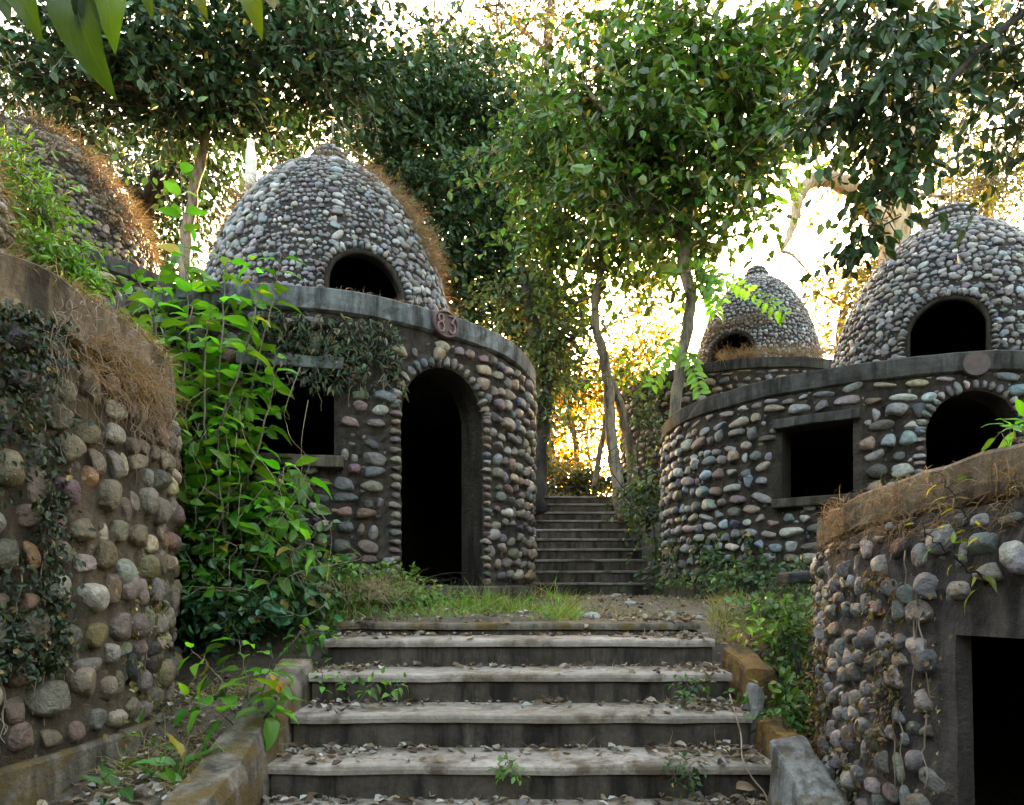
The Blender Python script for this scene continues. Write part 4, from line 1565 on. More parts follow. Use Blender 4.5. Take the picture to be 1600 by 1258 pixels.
make_tree('backlit_tree', 'thicket tree with backlight gold put into its leaf colour standing around the low sun above the upper steps',
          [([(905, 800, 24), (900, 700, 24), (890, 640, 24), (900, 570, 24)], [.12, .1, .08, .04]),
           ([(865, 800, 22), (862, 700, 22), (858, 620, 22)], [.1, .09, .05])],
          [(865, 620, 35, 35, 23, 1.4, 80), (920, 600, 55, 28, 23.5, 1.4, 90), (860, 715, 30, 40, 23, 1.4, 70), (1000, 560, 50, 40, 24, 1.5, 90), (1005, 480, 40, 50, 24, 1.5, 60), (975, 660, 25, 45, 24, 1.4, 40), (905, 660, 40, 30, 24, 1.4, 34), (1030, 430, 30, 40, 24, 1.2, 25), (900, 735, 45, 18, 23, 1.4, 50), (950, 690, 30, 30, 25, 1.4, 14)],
          13, M['bark'], (.06, .06, .010), .16, 18, .45, 'leaf_gold', LEAF4, yellow=.45, ycol=(.34, .20, .01), limb_r=.04)  # gold of the low sun is part of these leaf colours
make_tree('backlit_tree', 'bush with the golden sun glow put into its leaf colour filling the gap right under the low sun',
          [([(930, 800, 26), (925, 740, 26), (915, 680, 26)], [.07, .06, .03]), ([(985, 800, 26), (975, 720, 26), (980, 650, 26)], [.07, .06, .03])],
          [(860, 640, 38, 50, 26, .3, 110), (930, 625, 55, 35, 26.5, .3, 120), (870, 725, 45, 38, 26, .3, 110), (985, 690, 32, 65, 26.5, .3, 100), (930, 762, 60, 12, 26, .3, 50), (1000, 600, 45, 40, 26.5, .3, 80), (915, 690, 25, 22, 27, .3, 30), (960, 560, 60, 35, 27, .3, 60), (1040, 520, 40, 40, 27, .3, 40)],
          113, M['bark'], (.30, .21, .02), .16, 15, .36, 'leaf_gold', LEAF4, yellow=.6, ycol=(.60, .38, .015), limb_r=.03, dens=.9, spray=.15)  # base and yellow tones carry the sun glow
make_tree('dark_tree', 'dark ivy covered tree trunk just behind the corner of hut 83',
          [([(838, 800, 12.5), (842, 700, 12.5), (850, 610, 12.5), (842, 540, 12.5), (825, 480, 12.5), (815, 400, 12.5)], [.2, .17, .15, .13, .1, .04])],
          [(850, 570, 28, 40, 12.4, .5, 40), (842, 640, 18, 50, 12.4, .35, 36), (815, 480, 45, 40, 12.8, .8, 50), (870, 530, 40, 30, 12.6, .6, 36)],
          14, M['bark_dark'], (.05, .075, .025), .12, 22, .28)

# ------------------------------------------------------------------ undergrowth behind, at the head of the upper steps
make_tree('undergrowth_bush', 'low dark bush heaped at the head of the upper steps under the sun',
          [([(900, 790, 15.6), (905, 760, 15.6), (912, 740, 15.6)], [.03, .02, .01])],
          [(880, 752, 45, 22, 15.4, .5, 60), (940, 758, 45, 18, 15.4, .5, 50), (1000, 745, 40, 28, 15.2, .5, 45), (850, 745, 20, 30, 15.2, .4, 26)],
          15, M['bark_dark'], (.055, .065, .03), .1, 24, .22, group='bushes around the huts', cat='bush', limb_r=.012)
make_tree('undergrowth_bush', 'dark creeping bush in the corner where upper steps meet the bluish hut',
          [([(1020, 900, 10.6), (1025, 860, 10.6), (1020, 820, 10.6)], [.02, .015, .008])],
          [(1046, 860, 18, 40, 10.3, .25, 30), (1010, 800, 25, 35, 10.9, .3, 30), (1015, 670, 16, 55, 12.6, .2, 26), (1000, 760, 22, 22, 11.5, .3, 20), (1045, 910, 25, 25, 9.9, .3, 20)],
          16, M['bark_dark'], (.05, .085, .035), .1, 18, .2, group='bushes around the huts', cat='bush', limb_r=.01)
make_tree('undergrowth_bush', 'weedy green growth along the foot of the bluish hut wall',
          [([(1180, 950, 7.6), (1185, 920, 7.6), (1180, 890, 7.6)], [.012, .01, .005])],
          [(1120, 905, 45, 32, 8.3, .3, 55), (1190, 910, 50, 30, 7.6, .3, 60), (1250, 930, 35, 35, 6.8, .3, 40), (1225, 960, 45, 25, 6.2, .3, 45, (1.3, 1.4, 1))],
          17, M['bark_dark'], (.06, .105, .035), .07, 22, .16, group='bushes around the huts', cat='bush', limb_r=.008)
make_tree('undergrowth_bush', 'tangled dark thicket filling the bank between near left hut and hut 83',
          [([(330, 1000, 5.6), (340, 940, 5.6), (350, 880, 5.6)], [.02, .015, .008])],
          [(330, 850, 60, 60, 5.6, .4, 70), (420, 890, 60, 45, 5.5, .4, 65), (300, 940, 45, 50, 5.2, .35, 50, (.6, .8, 1.0)), (400, 960, 70, 35, 5.2, .35, 50, (.6, .8, 1.0)), (460, 930, 40, 30, 5.5, .3, 35), (320, 740, 55, 60, 5.7, .35, 45)],
          18, M['bark_dark'], (.055, .12, .04), .085, 20, .18, 'leaf_glossy', group='bushes around the huts', cat='bush', limb_r=.01)
make_tree('leafy_shrub', 'dense mass of green foliage against the wall of hut 83 behind the tall shrub',
          [([(330, 960, 5.9), (325, 800, 5.9), (320, 650, 5.9), (310, 500, 5.9)], [.02, .016, .012, .006])],
          [(290, 500, 75, 70, 5.9, .25, 75), (340, 510, 45, 50, 5.9, .25, 26), (310, 620, 75, 70, 5.8, .25, 80), (350, 700, 55, 70, 5.7, .25, 50), (300, 760, 45, 70, 5.6, .25, 50), (430, 810, 45, 50, 5.5, .2, 35)],
          22, M['bark'], (.085, .19, .025), .125, 12, .16, 'leaf_glossy', group='bushes around the huts', cat='bush', limb_r=.01, dens=.38)
make_tree('undergrowth_bush', 'bright green weed bush on the bank right of the front steps',
          [([(1250, 1100, 4.6), (1245, 1040, 4.6), (1235, 990, 4.6)], [.012, .01, .004])],
          [(1235, 1000, 35, 30, 4.9, .2, 30), (1240, 1080, 28, 45, 4.5, .2, 34), (1215, 1120, 25, 30, 4.2, .15, 16)],
          19, M['bark_dark'], (.09, .17, .03), .06, 18, .12, group='bushes around the huts', cat='bush', limb_r=.006)
make_tree('undergrowth_bush', 'bright lime green leafy creeper tumbling down the near left dome',
          [([(110, 440, 4.6), (85, 360, 4.7), (50, 300, 4.8), (20, 270, 4.9)], [.015, .012, .01, .006])],
          [(85, 400, 32, 40, 4.5, .2, 50), (105, 430, 30, 25, 4.5, .2, 40), (55, 330, 28, 40, 4.7, .2, 40), (28, 275, 22, 30, 4.8, .15, 22), (8, 215, 14, 25, 4.9, .15, 12)],
          20, M['bark'], (.11, .23, .02), .075, 22, .12, 'leaf_glossy', LANCE, group='bushes around the huts', cat='bush', limb_r=.008)

make_tree('undergrowth_bush', 'leafy green weeds at the doorstep of hut 83',
          [([(560, 960, 6.3), (562, 945, 6.3), (560, 930, 6.3)], [.008, .006, .003])],
          [(520, 905, 60, 40, 5.9, .3, 90), (590, 920, 45, 28, 6.0, .3, 60), (640, 938, 40, 18, 6.0, .3, 36), (680, 942, 45, 14, 6.4, .3, 36), (760, 948, 40, 10, 6.6, .3, 24), (480, 955, 30, 22, 5.6, .2, 30), (840, 945, 45, 8, 7.5, .3, 18)],
          21, M['bark_dark'], (.10, .20, .03), .055, 18, .10, group='bushes around the huts', cat='bush', limb_r=.005, dens=1)

# compound fronds hanging from the slender tree in front of the farthest dome
fr = empty('fern_frond', tuple(at(1075, 420, 9.6)))
tag(fr, 'bright green feathery fronds hanging in front of the farthest dome', 'frond')
r_ = np.random.default_rng(77)
fp = []
inv_ = world_inv(fr)
for pl in ([(1072, 425, 9.7), (1120, 432, 9.5), (1170, 455, 9.4), (1226, 492, 9.3)], [(1075, 430, 9.7), (1110, 455, 9.5), (1118, 490, 9.4)], [(1066, 545, 9.7), (1082, 570, 9.5), (1094, 612, 9.4)], [(1066, 520, 9.7), (1040, 560, 9.5), (1020, 602, 9.4)], [(1075, 425, 9.7), (1100, 420, 9.6), (1128, 470, 9.4)]):
    P = catmull(np.array([at(*p) for p in pl]), 6)
    V_, q_, t_ = tube(P, [.008, .003], 5)
    link('stem', mesh('stem', V_, [q_, t_], True), M['bark'], fr)
    for j in range(2, len(P)):
        T = nrm(P[j] - P[j - 1])
        for s in (-1, 1):
            d = nrm(np.cross(T, [0, -1, 0]) * s + T * .35 + np.array([0, -.15, -.1]) + r_.normal(size=3) * .12)
            put_leaf(fr, inv_, P[j], d, nrm(np.array([0, -.8, .5]) + r_.normal(size=3) * .3), r_.uniform(.13, .19), leaf_cols(r_, (.09, .20, .02), 1, .15)[0], LEAF_OV[r_.integers(5)])

# ------------------------------------------------------------------ broad leaved shrubs
LG = (.085, .185, .024)
shrub('leafy_shrub', 'tall broad leaved shrub growing up in front of the window of hut 83',
      [[(330, 960, 5.7), (320, 800, 5.7), (300, 600, 5.6), (290, 430, 5.6), (283, 268, 5.6)], [(345, 960, 5.6), (360, 800, 5.5), (385, 640, 5.5), (420, 500, 5.5), (440, 395, 5.5)], [(320, 960, 5.6), (290, 800, 5.5), (250, 600, 5.5), (230, 470, 5.5), (205, 420, 5.5)],
       [(340, 960, 5.5), (340, 760, 5.4), (345, 560, 5.4), (355, 400, 5.4)], [(355, 960, 5.5), (400, 820, 5.4), (450, 730, 5.3), (490, 770, 5.2)], [(335, 960, 5.5), (310, 780, 5.3), (285, 640, 5.3), (300, 480, 5.3)], [(340, 960, 5.5), (380, 780, 5.4), (420, 640, 5.4), (430, 560, 5.4)],
       [(330, 960, 5.4), (370, 860, 5.3), (430, 800, 5.2), (460, 820, 5.1)], [(330, 900, 5.4), (300, 820, 5.2), (290, 740, 5.2), (310, 660, 5.2)]],
      (.17, .30), .06, 41, LG, LEAF_OV, group=None, rad=.012, skip=.18)
shrub('leafy_shrub', 'lower spreading leafy bush below the window of hut 83, beside the tall shrub',
      [[(350, 980, 5.4), (330, 860, 5.2), (290, 760, 5.1), (275, 690, 5.1)], [(360, 980, 5.4), (350, 820, 5.1), (340, 700, 5.1), (360, 620, 5.1)], [(370, 980, 5.4), (400, 880, 5.1), (430, 780, 5.1), (445, 730, 5.1)], [(380, 980, 5.4), (430, 900, 5.1), (480, 850, 5.0), (500, 880, 5.0)],
       [(350, 980, 5.4), (310, 900, 5.1), (280, 840, 5.0), (290, 780, 5.0)], [(350, 980, 5.4), (350, 860, 5.1), (360, 740, 5.1), (350, 660, 5.1)], [(370, 980, 5.4), (330, 920, 5.0), (300, 900, 4.9)], [(290, 700, 5.2), (250, 560, 5.3), (240, 470, 5.3), (260, 400, 5.3)], [(330, 700, 5.2), (380, 560, 5.2), (400, 470, 5.3), (395, 410, 5.3)], [(320, 700, 5.2), (320, 560, 5.2), (330, 480, 5.2)]],
      (.13, .23), .052, 53, (.10, .23, .025), LEAF_OV, rad=.009, skip=.15)
shrub('leafy_plant', 'young broad leaved plant in front of the low side wall with one orange leaf',
      [[(385, 1150, 3.9), (388, 1080, 3.9), (372, 1000, 3.9)], [(385, 1150, 3.9), (410, 1080, 3.8), (425, 1020, 3.8)], [(385, 1150, 3.9), (340, 1060, 3.8), (300, 1015, 3.8)], [(385, 1150, 3.9), (430, 1100, 3.7), (440, 1070, 3.7)], [(380, 1150, 3.8), (340, 1110, 3.6), (290, 1095, 3.6)]],
      (.11, .21), .05, 42, (.10, .23, .02), LEAF_OV, rad=.006, skip=.4, group='young plants in the front undergrowth')
shrub('leafy_plant', 'low dark leaved plant on the ground at the foot of the near left hut',
      [[(250, 1230, 3.5), (240, 1170, 3.5), (215, 1140, 3.5)], [(260, 1240, 3.4), (300, 1180, 3.4), (330, 1160, 3.4)], [(250, 1250, 3.3), (270, 1200, 3.3), (240, 1190, 3.2)], [(170, 1260, 3.2), (190, 1230, 3.2), (160, 1235, 3.1)], [(290, 1260, 3.2), (300, 1225, 3.2), (270, 1230, 3.1)]],
      (.11, .20), .05, 43, (.07, .17, .03), LEAF_LA, rad=.005, skip=.25, group='young plants in the front undergrowth')
shrub('leafy_plant', 'small green weeds rooted on the left end of the second front step',
      [[(500, 1090, 4.36), (505, 1060, 4.32), (495, 1030, 4.3)], [(560, 1095, 4.36), (580, 1070, 4.3), (600, 1060, 4.28)], [(540, 1095, 4.36), (548, 1070, 4.3), (530, 1050, 4.28)], [(610, 1095, 4.36), (615, 1075, 4.3), (635, 1065, 4.28)]],
      (.035, .075), .022, 44, (.08, .19, .02), LEAF_OV, rad=.003, skip=.2, group='young plants in the front undergrowth')
shrub('leafy_plant', 'light green sprig hanging at the left end of the top front step',
      [[(470, 985, 5.0), (480, 1000, 4.95), (505, 1010, 4.9)], [(470, 985, 5.0), (460, 1000, 4.9), (450, 1020, 4.85)], [(470, 985, 5.0), (500, 985, 4.9), (520, 1000, 4.85)]],
      (.05, .10), .03, 45, (.09, .21, .02), LEAF_OV, rad=.004, skip=.2, group='young plants in the front undergrowth')
shrub('leafy_plant', 'lime green sprig on the bank right above the ochre block',
      [[(1175, 1000, 4.9), (1185, 985, 4.9), (1180, 960, 4.85)], [(1178, 1000, 4.9), (1200, 985, 4.85), (1215, 1000, 4.8)], [(1175, 1000, 4.9), (1160, 985, 4.85), (1165, 970, 4.8)]],
      (.06, .11), .03, 46, (.15, .30, .02), LEAF_OV, rad=.004, skip=.2, group='young plants in the front undergrowth')
shrub('leafy_sapling', 'bare twig with yellowing leaves sprouting from the near right wall',
      [[(1590, 945, 2.25), (1560, 900, 2.25), (1540, 850, 2.25), (1500, 790, 2.3), (1470, 740, 2.35)], [(1575, 925, 2.25), (1530, 900, 2.2), (1480, 860, 2.2), (1440, 820, 2.2)], [(1555, 890, 2.25), (1550, 850, 2.2), (1535, 830, 2.2)]],
      (.04, .085), .05, 47, (.20, .28, .02), LEAF_LA, rad=.005, skip=.25, yellow=.4, ycol=(.48, .38, .02), stemcol='bark_dark', cat='sapling')
shrub('leafy_sapling', 'bright green drooping sprig on top of the near right wall at the right edge',
      [[(1640, 660, 2.3), (1600, 665, 2.25), (1560, 675, 2.2)], [(1640, 650, 2.3), (1605, 680, 2.2), (1580, 690, 2.2)]],
      (.05, .09), .025, 48, (.11, .28, .02), LEAF_LA, rad=.004, skip=.15, cat='sapling')
shrub('leafy_plant', 'small dark weed growing from the riser of the lowest front step',
      [[(795, 1215, 3.66), (800, 1205, 3.6), (815, 1212, 3.58)], [(795, 1215, 3.66), (785, 1200, 3.6), (775, 1205, 3.58)], [(795, 1215, 3.66), (797, 1195, 3.6), (790, 1188, 3.58)]],
      (.025, .05), .016, 49, (.08, .17, .03), LEAF_OV, rad=.002, skip=.1, group='young plants in the front undergrowth')
shrub('leafy_plant', 'dark ferny weed on the right half of the lowest front step',
      [[(1070, 1200, 3.66), (1060, 1185, 3.6), (1040, 1195, 3.58)], [(1075, 1200, 3.66), (1085, 1190, 3.6), (1105, 1205, 3.58)], [(1075, 1205, 3.64), (1080, 1215, 3.58), (1085, 1235, 3.57)], [(1060, 1200, 3.64), (1055, 1215, 3.58), (1060, 1235, 3.57)]],
      (.025, .05), .014, 50, (.045, .09, .03), LEAF_OV, rad=.002, skip=.1, group='young plants in the front undergrowth')
shrub('leafy_plant', 'dark weed in the broken right corner of the third front step',
      [[(1080, 1080, 4.3), (1070, 1065, 4.25), (1050, 1070, 4.22)], [(1080, 1080, 4.3), (1090, 1065, 4.25), (1110, 1072, 4.22)], [(1080, 1085, 4.3), (1075, 1090, 4.24), (1060, 1092, 4.22)]],
      (.03, .06), .018, 51, (.05, .11, .03), LEAF_OV, rad=.002, skip=.1, group='young plants in the front undergrowth')
# foreground leaves hanging into the upper left corner
shrub('overhanging_twig', 'large dark leaves hanging close to the camera in the upper left corner',
      [[(60, -60, 1.6), (110, -50, 1.6), (160, -30, 1.6), (200, -40, 1.6)], [(-20, -60, 1.6), (20, -40, 1.6), (50, -30, 1.6)]],
      (.04, .05), 9, 52, (.05, .10, .015), LEAF_OV, rad=.004, skip=2, cat='twig')
tw = [o for o in bpy.data.objects if o.name.startswith('overhanging_twig')][0]
r_ = np.random.default_rng(9)
for (x, y, x2, y2, s_, c_) in [(110, -25, 132, 135, .24, (.055, .095, .012)), (165, -40, 172, 60, .15, (.12, .20, .015)), (20, -45, 45, 40, .13, (.08, .13, .012)), (-20, -30, 20, 15, .10, (.07, .12, .012)), (370, -45, 412, 24, .11, (.15, .19, .015)), (300, -40, 312, 8, .07, (.14, .15, .02)), (420, -30, 428, 14, .07, (.22, .18, .02)), (230, -30, 222, 6, .06, (.08, .12, .01)), (140, -30, 105, 30, .10, (.04, .07, .012))]:
    p0, p1 = at(x, y, 1.6), at(x + (x2 - x) * .8, y + (y2 - y) * .8, 1.57)
    L_ = np.linalg.norm(p1 - p0)
    put_leaf(tw, world_inv(tw), p0, p1 - p0, nrm(np.array([.1, -1., .25]) + r_.normal(size=3) * .25), L_ * 1.02, tuple(.55 * np.array(c_)), LEAF_OV[r_.integers(5)])
tag(tw, 'large dark leaves hanging close to the camera in the upper left corner', 'twig')

# ------------------------------------------------------------------ grass, straw, creepers, litter
def quad_pts(x0, x1, y0, y1):
    return lambda r, n: np.column_stack([r.uniform(x0, x1, n), r.uniform(y0, y1, n)])


def px_pts(px0, px1, d0, d1, avoid=()):
    def f(r, n):
        d = r.uniform(d0, d1, n)
        x = (r.uniform(px0, px1, n) - 800) / F * d
        P = np.column_stack([x, d])
        k = np.ones(n, bool)
        for c, R in avoid:
            k &= np.hypot(x - c[0], d - c[1]) > R
        return P[k]
    return f


AV = [(cA, RA + .06), (cB, RB + .06), (cD, RD + .06), (cF, RF + .06)]
grass_patch('grass', 'bright green grass on the landing in front of hut 83', px_pts(470, 900, 5.45, 7.6, AV), 15000, 61, (.05, .26), .009, (.15, .25, .035), .3)
grass_patch('grass', 'sparse dry and green grass over the middle of the landing', px_pts(820, 1180, 5.5, 10.5, AV), 5000, 62, (.03, .11), .007, (.10, .13, .04), .55)
grass_patch('grass', 'dry and green grass on the landing below the bluish hut', px_pts(1110, 1300, 5.3, 7.6, AV), 9000, 63, (.05, .22), .007, (.10, .14, .04), .55)
grass_patch('grass', 'dead brown straw and weeds at the foot of the near left hut', px_pts(150, 480, 3.2, 5.2, AV + [((-1.4, 3.4), .0)]), 4500, 64, (.08, .3), .007, (.13, .14, .05), .75, lean=1.2)
grass_patch('grass', 'dead straw on the bank right of the front steps', lambda r, n: (lambda P: P[(P[:, 0] > 1.6)])(px_pts(1120, 1300, 3.2, 5.4, AV)(r, n)), 4500, 65, (.06, .22), .006, (.13, .13, .05), .75, (.30, .17, .06), lean=1.0)


def straw(name, label, P, D, n, seed, L=(.12, .34), w=.006, base=(.19, .135, .08), droop=1.2, green=0):
    r = np.random.default_rng(seed)
    c = leaf_cols(r, base, len(P), .28, green, (.12, .16, .03))
    V, f, cc = ribbons(r, P, D, r.uniform(*L, len(P)), np.full(len(P), w) * r.uniform(.6, 1.3, len(P)), c, droop, 4)
    o = link(name, mesh(name, V, f, False, cc), M['straw'])
    tag(o, label, 'dry grass', None, 'stuff')
    return o


def dome_pts(r, n, dc, H, dH, Rb, az, hh):
    cp = math.atan2(-dc[1], -dc[0])
    a = cp + r.uniform(*az, n)
    h = r.uniform(*hh, n)
    rad = dome_r(h, Rb)
    er = np.column_stack([np.cos(a), np.sin(a), np.zeros(n)])
    P = np.array([dc[0], dc[1], H]) + er * rad[:, None] + NZ * (h * dH)[:, None]
    k = fbm(P, 3, 3, 4.0) + r.normal(size=n) * .3 > -.35
    D = er * .35 + NZ * .2 + r.normal(size=(n, 3)) * .75
    return P[k], D[k]


def dome_straw(label, dc, H, dH, Rb, regions, seed, **kw):
    r = np.random.default_rng(seed)
    Ps, Ds = zip(*[dome_pts(r, n, dc, H, dH, Rb, az, hh) for az, hh, n in regions])
    straw('dry_grass', label, np.vstack(Ps), np.vstack(Ds), 0, seed, **kw)


dome_straw('orange dry grass clinging to the shoulders of the dome of hut 83', dcA, HA, 2.40, 1.47, [((.85, 1.8), (.45, 1.0), 5200), ((-1.8, -1.2), (.5, .95), 2800), ((-.3, 1.2), (.9, 1.0), 500), ((.4, 1.2), (.72, .95), 500), ((1.3, 1.8), (.15, .5), 350)], 71)
dome_straw('dry straw around the cap of the right dome', dcB, HB, 2.5, 1.5, [((-1.8, -1.1), (.8, .98), 500), ((.9, 1.8), (.82, .98), 500)], 72)
dome_straw('dry straw matted above the opening and flank of the farthest dome', dcC, HC, 2.4, 1.3, [((-.95, .25), (.40, .52), 1600), ((.9, 1.7), (.1, .7), 1300), ((-1.1, -.75), (.1, .45), 500)], 73, L=(.1, .28))
dome_straw('thick brown grass covering the overgrown distant left dome', cE, 4.2, 2.45, 1.8, [((-.6, 1.7), (.3, 1.0), 9000), ((.9, 1.7), (.0, .4), 500)], 74, L=(.15, .45), base=(.065, .05, .032), w=.009)
dome_straw('dry grass trailing down the edge of the near left dome', cD, HD, 2.6, 1.72, [((.7, 1.5), (.0, .55), 2500)], 75, L=(.08, .25), base=(.30, .19, .08), w=.005, green=.15)


def rim_straw(label, c, R, z, px0, px1, n, seed, L=(.1, .35), base=(.19, .135, .08), w=.006, spread=.02, green=0, up=.2, out=.6, droop=1.6, zs=0.0):
    r = np.random.default_rng(seed)
    a0, _ = hit(c, R, px0)
    a1, _ = hit(c, R, px1)
    dp = (a1 - a0 + math.pi) % (2 * math.pi) - math.pi
    a = a0 + dp * r.random(n)
    er = np.column_stack([np.cos(a), np.sin(a), np.zeros(n)])
    P = np.array([c[0], c[1], 0]) + er * (R + r.normal(size=n) * spread)[:, None] + NZ * (z + r.uniform(-zs, 0.01, n))[:, None]
    k = np.sin(a * 37) + np.sin(a * 91 + 1) + r.normal(size=n) * .9 > -.5
    D = er * out * .6 + NZ * up + r.normal(size=(n, 3)) * .8
    return straw('dry_grass', label, P[k], D[k], 0, seed, L, w, base, droop, green)


rim_straw('pale dry weeds and straw matted on the bank left of the doorway of hut 83', cA, RA + .25, -.02, 500, 640, 1500, 85, (.08, .3), (.30, .23, .14), .004, spread=.25, up=.7, droop=1.0, zs=.1)
rim_straw('heap of orange straw on the roof edge below the farthest dome', cC, 2.5, HC + .05, 1120, 1290, 1800, 81, (.15, .4), spread=.1, up=.8)
rim_straw('orange straw hanging below the peeling rim of the near left hut', cD, RD + .02, HD - .2, 120, 240, 1300, 82, (.12, .42), (.25, .155, .07), .004, droop=2.2, out=.5, zs=.22)
rim_straw('dry grass fringe along the top edge of the near left hut', cD, RD, HD + .01, 0, 262, 1500, 83, (.04, .14), (.26, .17, .08), .004, green=.25, up=.6)
rim_straw('dry grass fringe along the roof edge of hut 83', cA, RA, HA + .01, 340, 828, 260, 84, (.03, .12), (.30, .22, .12), .004, up=.6)


def mass_rim(c, R, z0, z1, px0, px1, n, seed, base, name, label, size=(.02, .045), clump=.0, tm=LEAF6, hang=.8, thr=-.2, mat='leaf', cat='creeper', off=.04, tiltroot=None, yellow=.1, ycol=(.3, .2, .06)):
    """creeper leaves hugging a drum between two picture columns"""
    r = np.random.default_rng(seed)
    a0, d0 = hit(c, R, px0)
    a1, d1 = hit(c, R, px1)
    dp = (a1 - a0 + math.pi) % (2 * math.pi) - math.pi
    a = a0 + dp * r.random(n)
    z = r.uniform(z0, z1, n)
    er = np.column_stack([np.cos(a), np.sin(a), np.zeros(n)])
    P = np.array([c[0], c[1], 0]) + er * (R + np.abs(r.normal(size=n)) * off + .015)[:, None] + NZ * z[:, None]
    k = (fbm(P * np.array([1, 1, .6]), seed, 4, 5.0) + r.normal(size=n) * .22 > thr)
    if c is cF:
        k &= ~((np.abs(np.sin(a - winF.phi) * RF) < winF.hw + .05) & (z < winF.z1))
    P, er = P[k], er[k]
    n = len(P)
    D = er * .35 - NZ * hang + r.normal(size=(n, 3)) * .6
    Nn = er + r.normal(size=(n, 3)) * .4 + NZ * .4
    root = empty(name, tuple(P[np.argmin(P[:, 2])]))
    tag(root, label, cat, 'creepers on the hut walls')
    link('foliage', leaves_mesh('foliage', P, D, Nn, r.uniform(*size, n), leaf_cols(r, base, n, .35, yellow, ycol), tm), M[mat], root)
    # trailing stems
    parts = []
    for _ in range(max(6, n // 90)):
        q0 = P[r.integers(n)]
        aa = math.atan2(q0[1] - c[1], q0[0] - c[0])
        zz = q0[2]
        pts = []
        for _k in range(7):
            rr = R + .03 + abs(r.normal()) * .006
            pts.append([c[0] + rr * math.cos(aa), c[1] + rr * math.sin(aa), zz])
            aa += r.normal() * .014 / R
            zz -= r.uniform(.02, .08)
        parts.append(tube(catmull(np.array(pts), 3), [.0035, .0015], 4, 0, 0, False))
    V, f = join(parts)
    o = link('stem', mesh('stem', V, f, True), M['root'], root)
    o['kind'] = 'stuff'
    return root


m_, nt_, o_ = new_mat('dry_root')
finish(nt_, o_, ramp(nt_, noise(nt_, 12, 4), [(.3, (.16, .11, .075)), (.7, (.36, .28, .21))]), .8, None, .2)
M['root'] = m_
mass_rim(cD, RD, -.4, 1.2, -80, 88, 5200, 91, (.018, .030, .009), 'fern_creeper', 'dark ferns and moss hanging over the left side of the near left hut', (.018, .045), tm=LEAF6, thr=.12, off=.06, yellow=.02)
mass_rim(cD, RD, -1.0, .1, 130, 262, 900, 92, (.16, .16, .03), 'yellow_creeper', 'thin yellowish creeper on the cobbles of the near left hut', (.02, .05), thr=.35, off=.03)
mass_rim(cA, RA, 1.6, 2.22, 400, 630, 1900, 93, (.045, .065, .035), 'dark_creeper', 'dark withered creeper hanging under the rim left of the arched doorway', (.045, .10), tm=LANCE, thr=.1, off=.05, yellow=.15, ycol=(.22, .18, .12))
mass_rim(cF, RF, -1.5, .05, 1291, 1420, 5500, 94, (.07, .06, .025), 'dry_creeper', 'dense brownish creeper veiling the left flank of the near right hut', (.018, .04), thr=-.05, off=.05, yellow=.55, ycol=(.20, .125, .06))
mass_rim(cF, RF, -1.2, .2, 1400, 1600, 2400, 95, (.08, .08, .025), 'thin_creeper', 'thin olive creeper trailing across the near right wall beside its dark window', (.012, .026), thr=.2, off=.03, yellow=.35, ycol=(.28, .18, .09))
mass_rim(cB, RB, .0, .6, 1045, 1180, 1100, 96, (.045, .075, .04), 'dark_creeper', 'dark creeper on the lowest cobbles of the bluish hut by the steps', (.05, .1), thr=.1, off=.05)


def hang_roots(label, c, R, z0, z1, px0, px1, n, seed, mat='root', len_=(.2, .7), rad=.003):
    r = np.random.default_rng(seed)
    a0, _ = hit(c, R, px0)
    a1, _ = hit(c, R, px1)
    dp = (a1 - a0 + math.pi) % (2 * math.pi) - math.pi
    parts = []
    for _ in range(n):
        aa = a0 + dp * r.random()
        zz = r.uniform(z0, z1)
        L = r.uniform(*len_)
        pts = []
        for _k in range(8):
            rr = R + .012 + abs(r.normal()) * .03
            pts.append([c[0] + rr * math.cos(aa), c[1] + rr * math.sin(aa), zz])
            aa += r.normal() * .016 / R
            zz -= L / 8 * r.uniform(.3, 1.6)
        parts.append(tube(catmull(np.array(pts), 3), [rad * r.uniform(.6, 1.3), rad * .4], 4, 0, 0, False))
    V, f = join(parts)
    o = link('hanging_roots', mesh('hanging_roots', V, f, True), M[mat])
    tag(o, label, 'roots', None, 'stuff')


hang_roots('pale rootlets hanging on the near left hut rim', cD, RD + .05, .9, 1.42, 60, 262, 130, 99, len_=(.1, .4), rad=.003)
rim_straw('rust coloured dry roots and straw along the rim of the near right hut', cF, RF + .05, HF - .02, 1292, 1600, 1700, 101, (.03, .12), (.22, .14, .07), .003, zs=.22, droop=1.8)


# tangled vines in front of the shrub
r_ = np.random.default_rng(120)
vp = []
for k in range(16):
    x0, y0 = r_.uniform(290, 500), r_.uniform(560, 800)
    d0 = r_.uniform(4.9, 5.4)
    pts = [(x0, y0, d0)]
    for j in range(6):
        x0 += r_.normal() * 22
        y0 += r_.uniform(15, 60)
        pts.append((x0, min(y0, 1010), d0 + r_.normal() * .05))
    vp.append(tube(catmull(np.array([at(*p) for p in pts]), 5), [.0028, .0015], 4, 0, 0, False))
for k in range(24):
    x0, y0 = r_.uniform(300, 450), r_.uniform(880, 960)
    d0 = r_.uniform(4.9, 5.3)
    pts = [(x0, y0, d0)]
    for j in range(5):
        x0 += r_.normal() * 40
        y0 += r_.normal() * 22
        pts.append((x0, min(max(y0, 850), 990), d0 + r_.normal() * .08))
    vp.append(tube(catmull(np.array([at(*p) for p in pts]), 5), [.0026, .0014], 4, 0, 0, False))
V_, f_ = join(vp)
o = link('tangled_vine', mesh('tangled_vine', V_, f_, True), M['root'])
tag(o, 'tangle of thin dry vines trailing in front of the tall shrub', 'vine', None, 'stuff')

# dead leaves
r_ = np.random.default_rng(130)
LPs, LZ = [], []


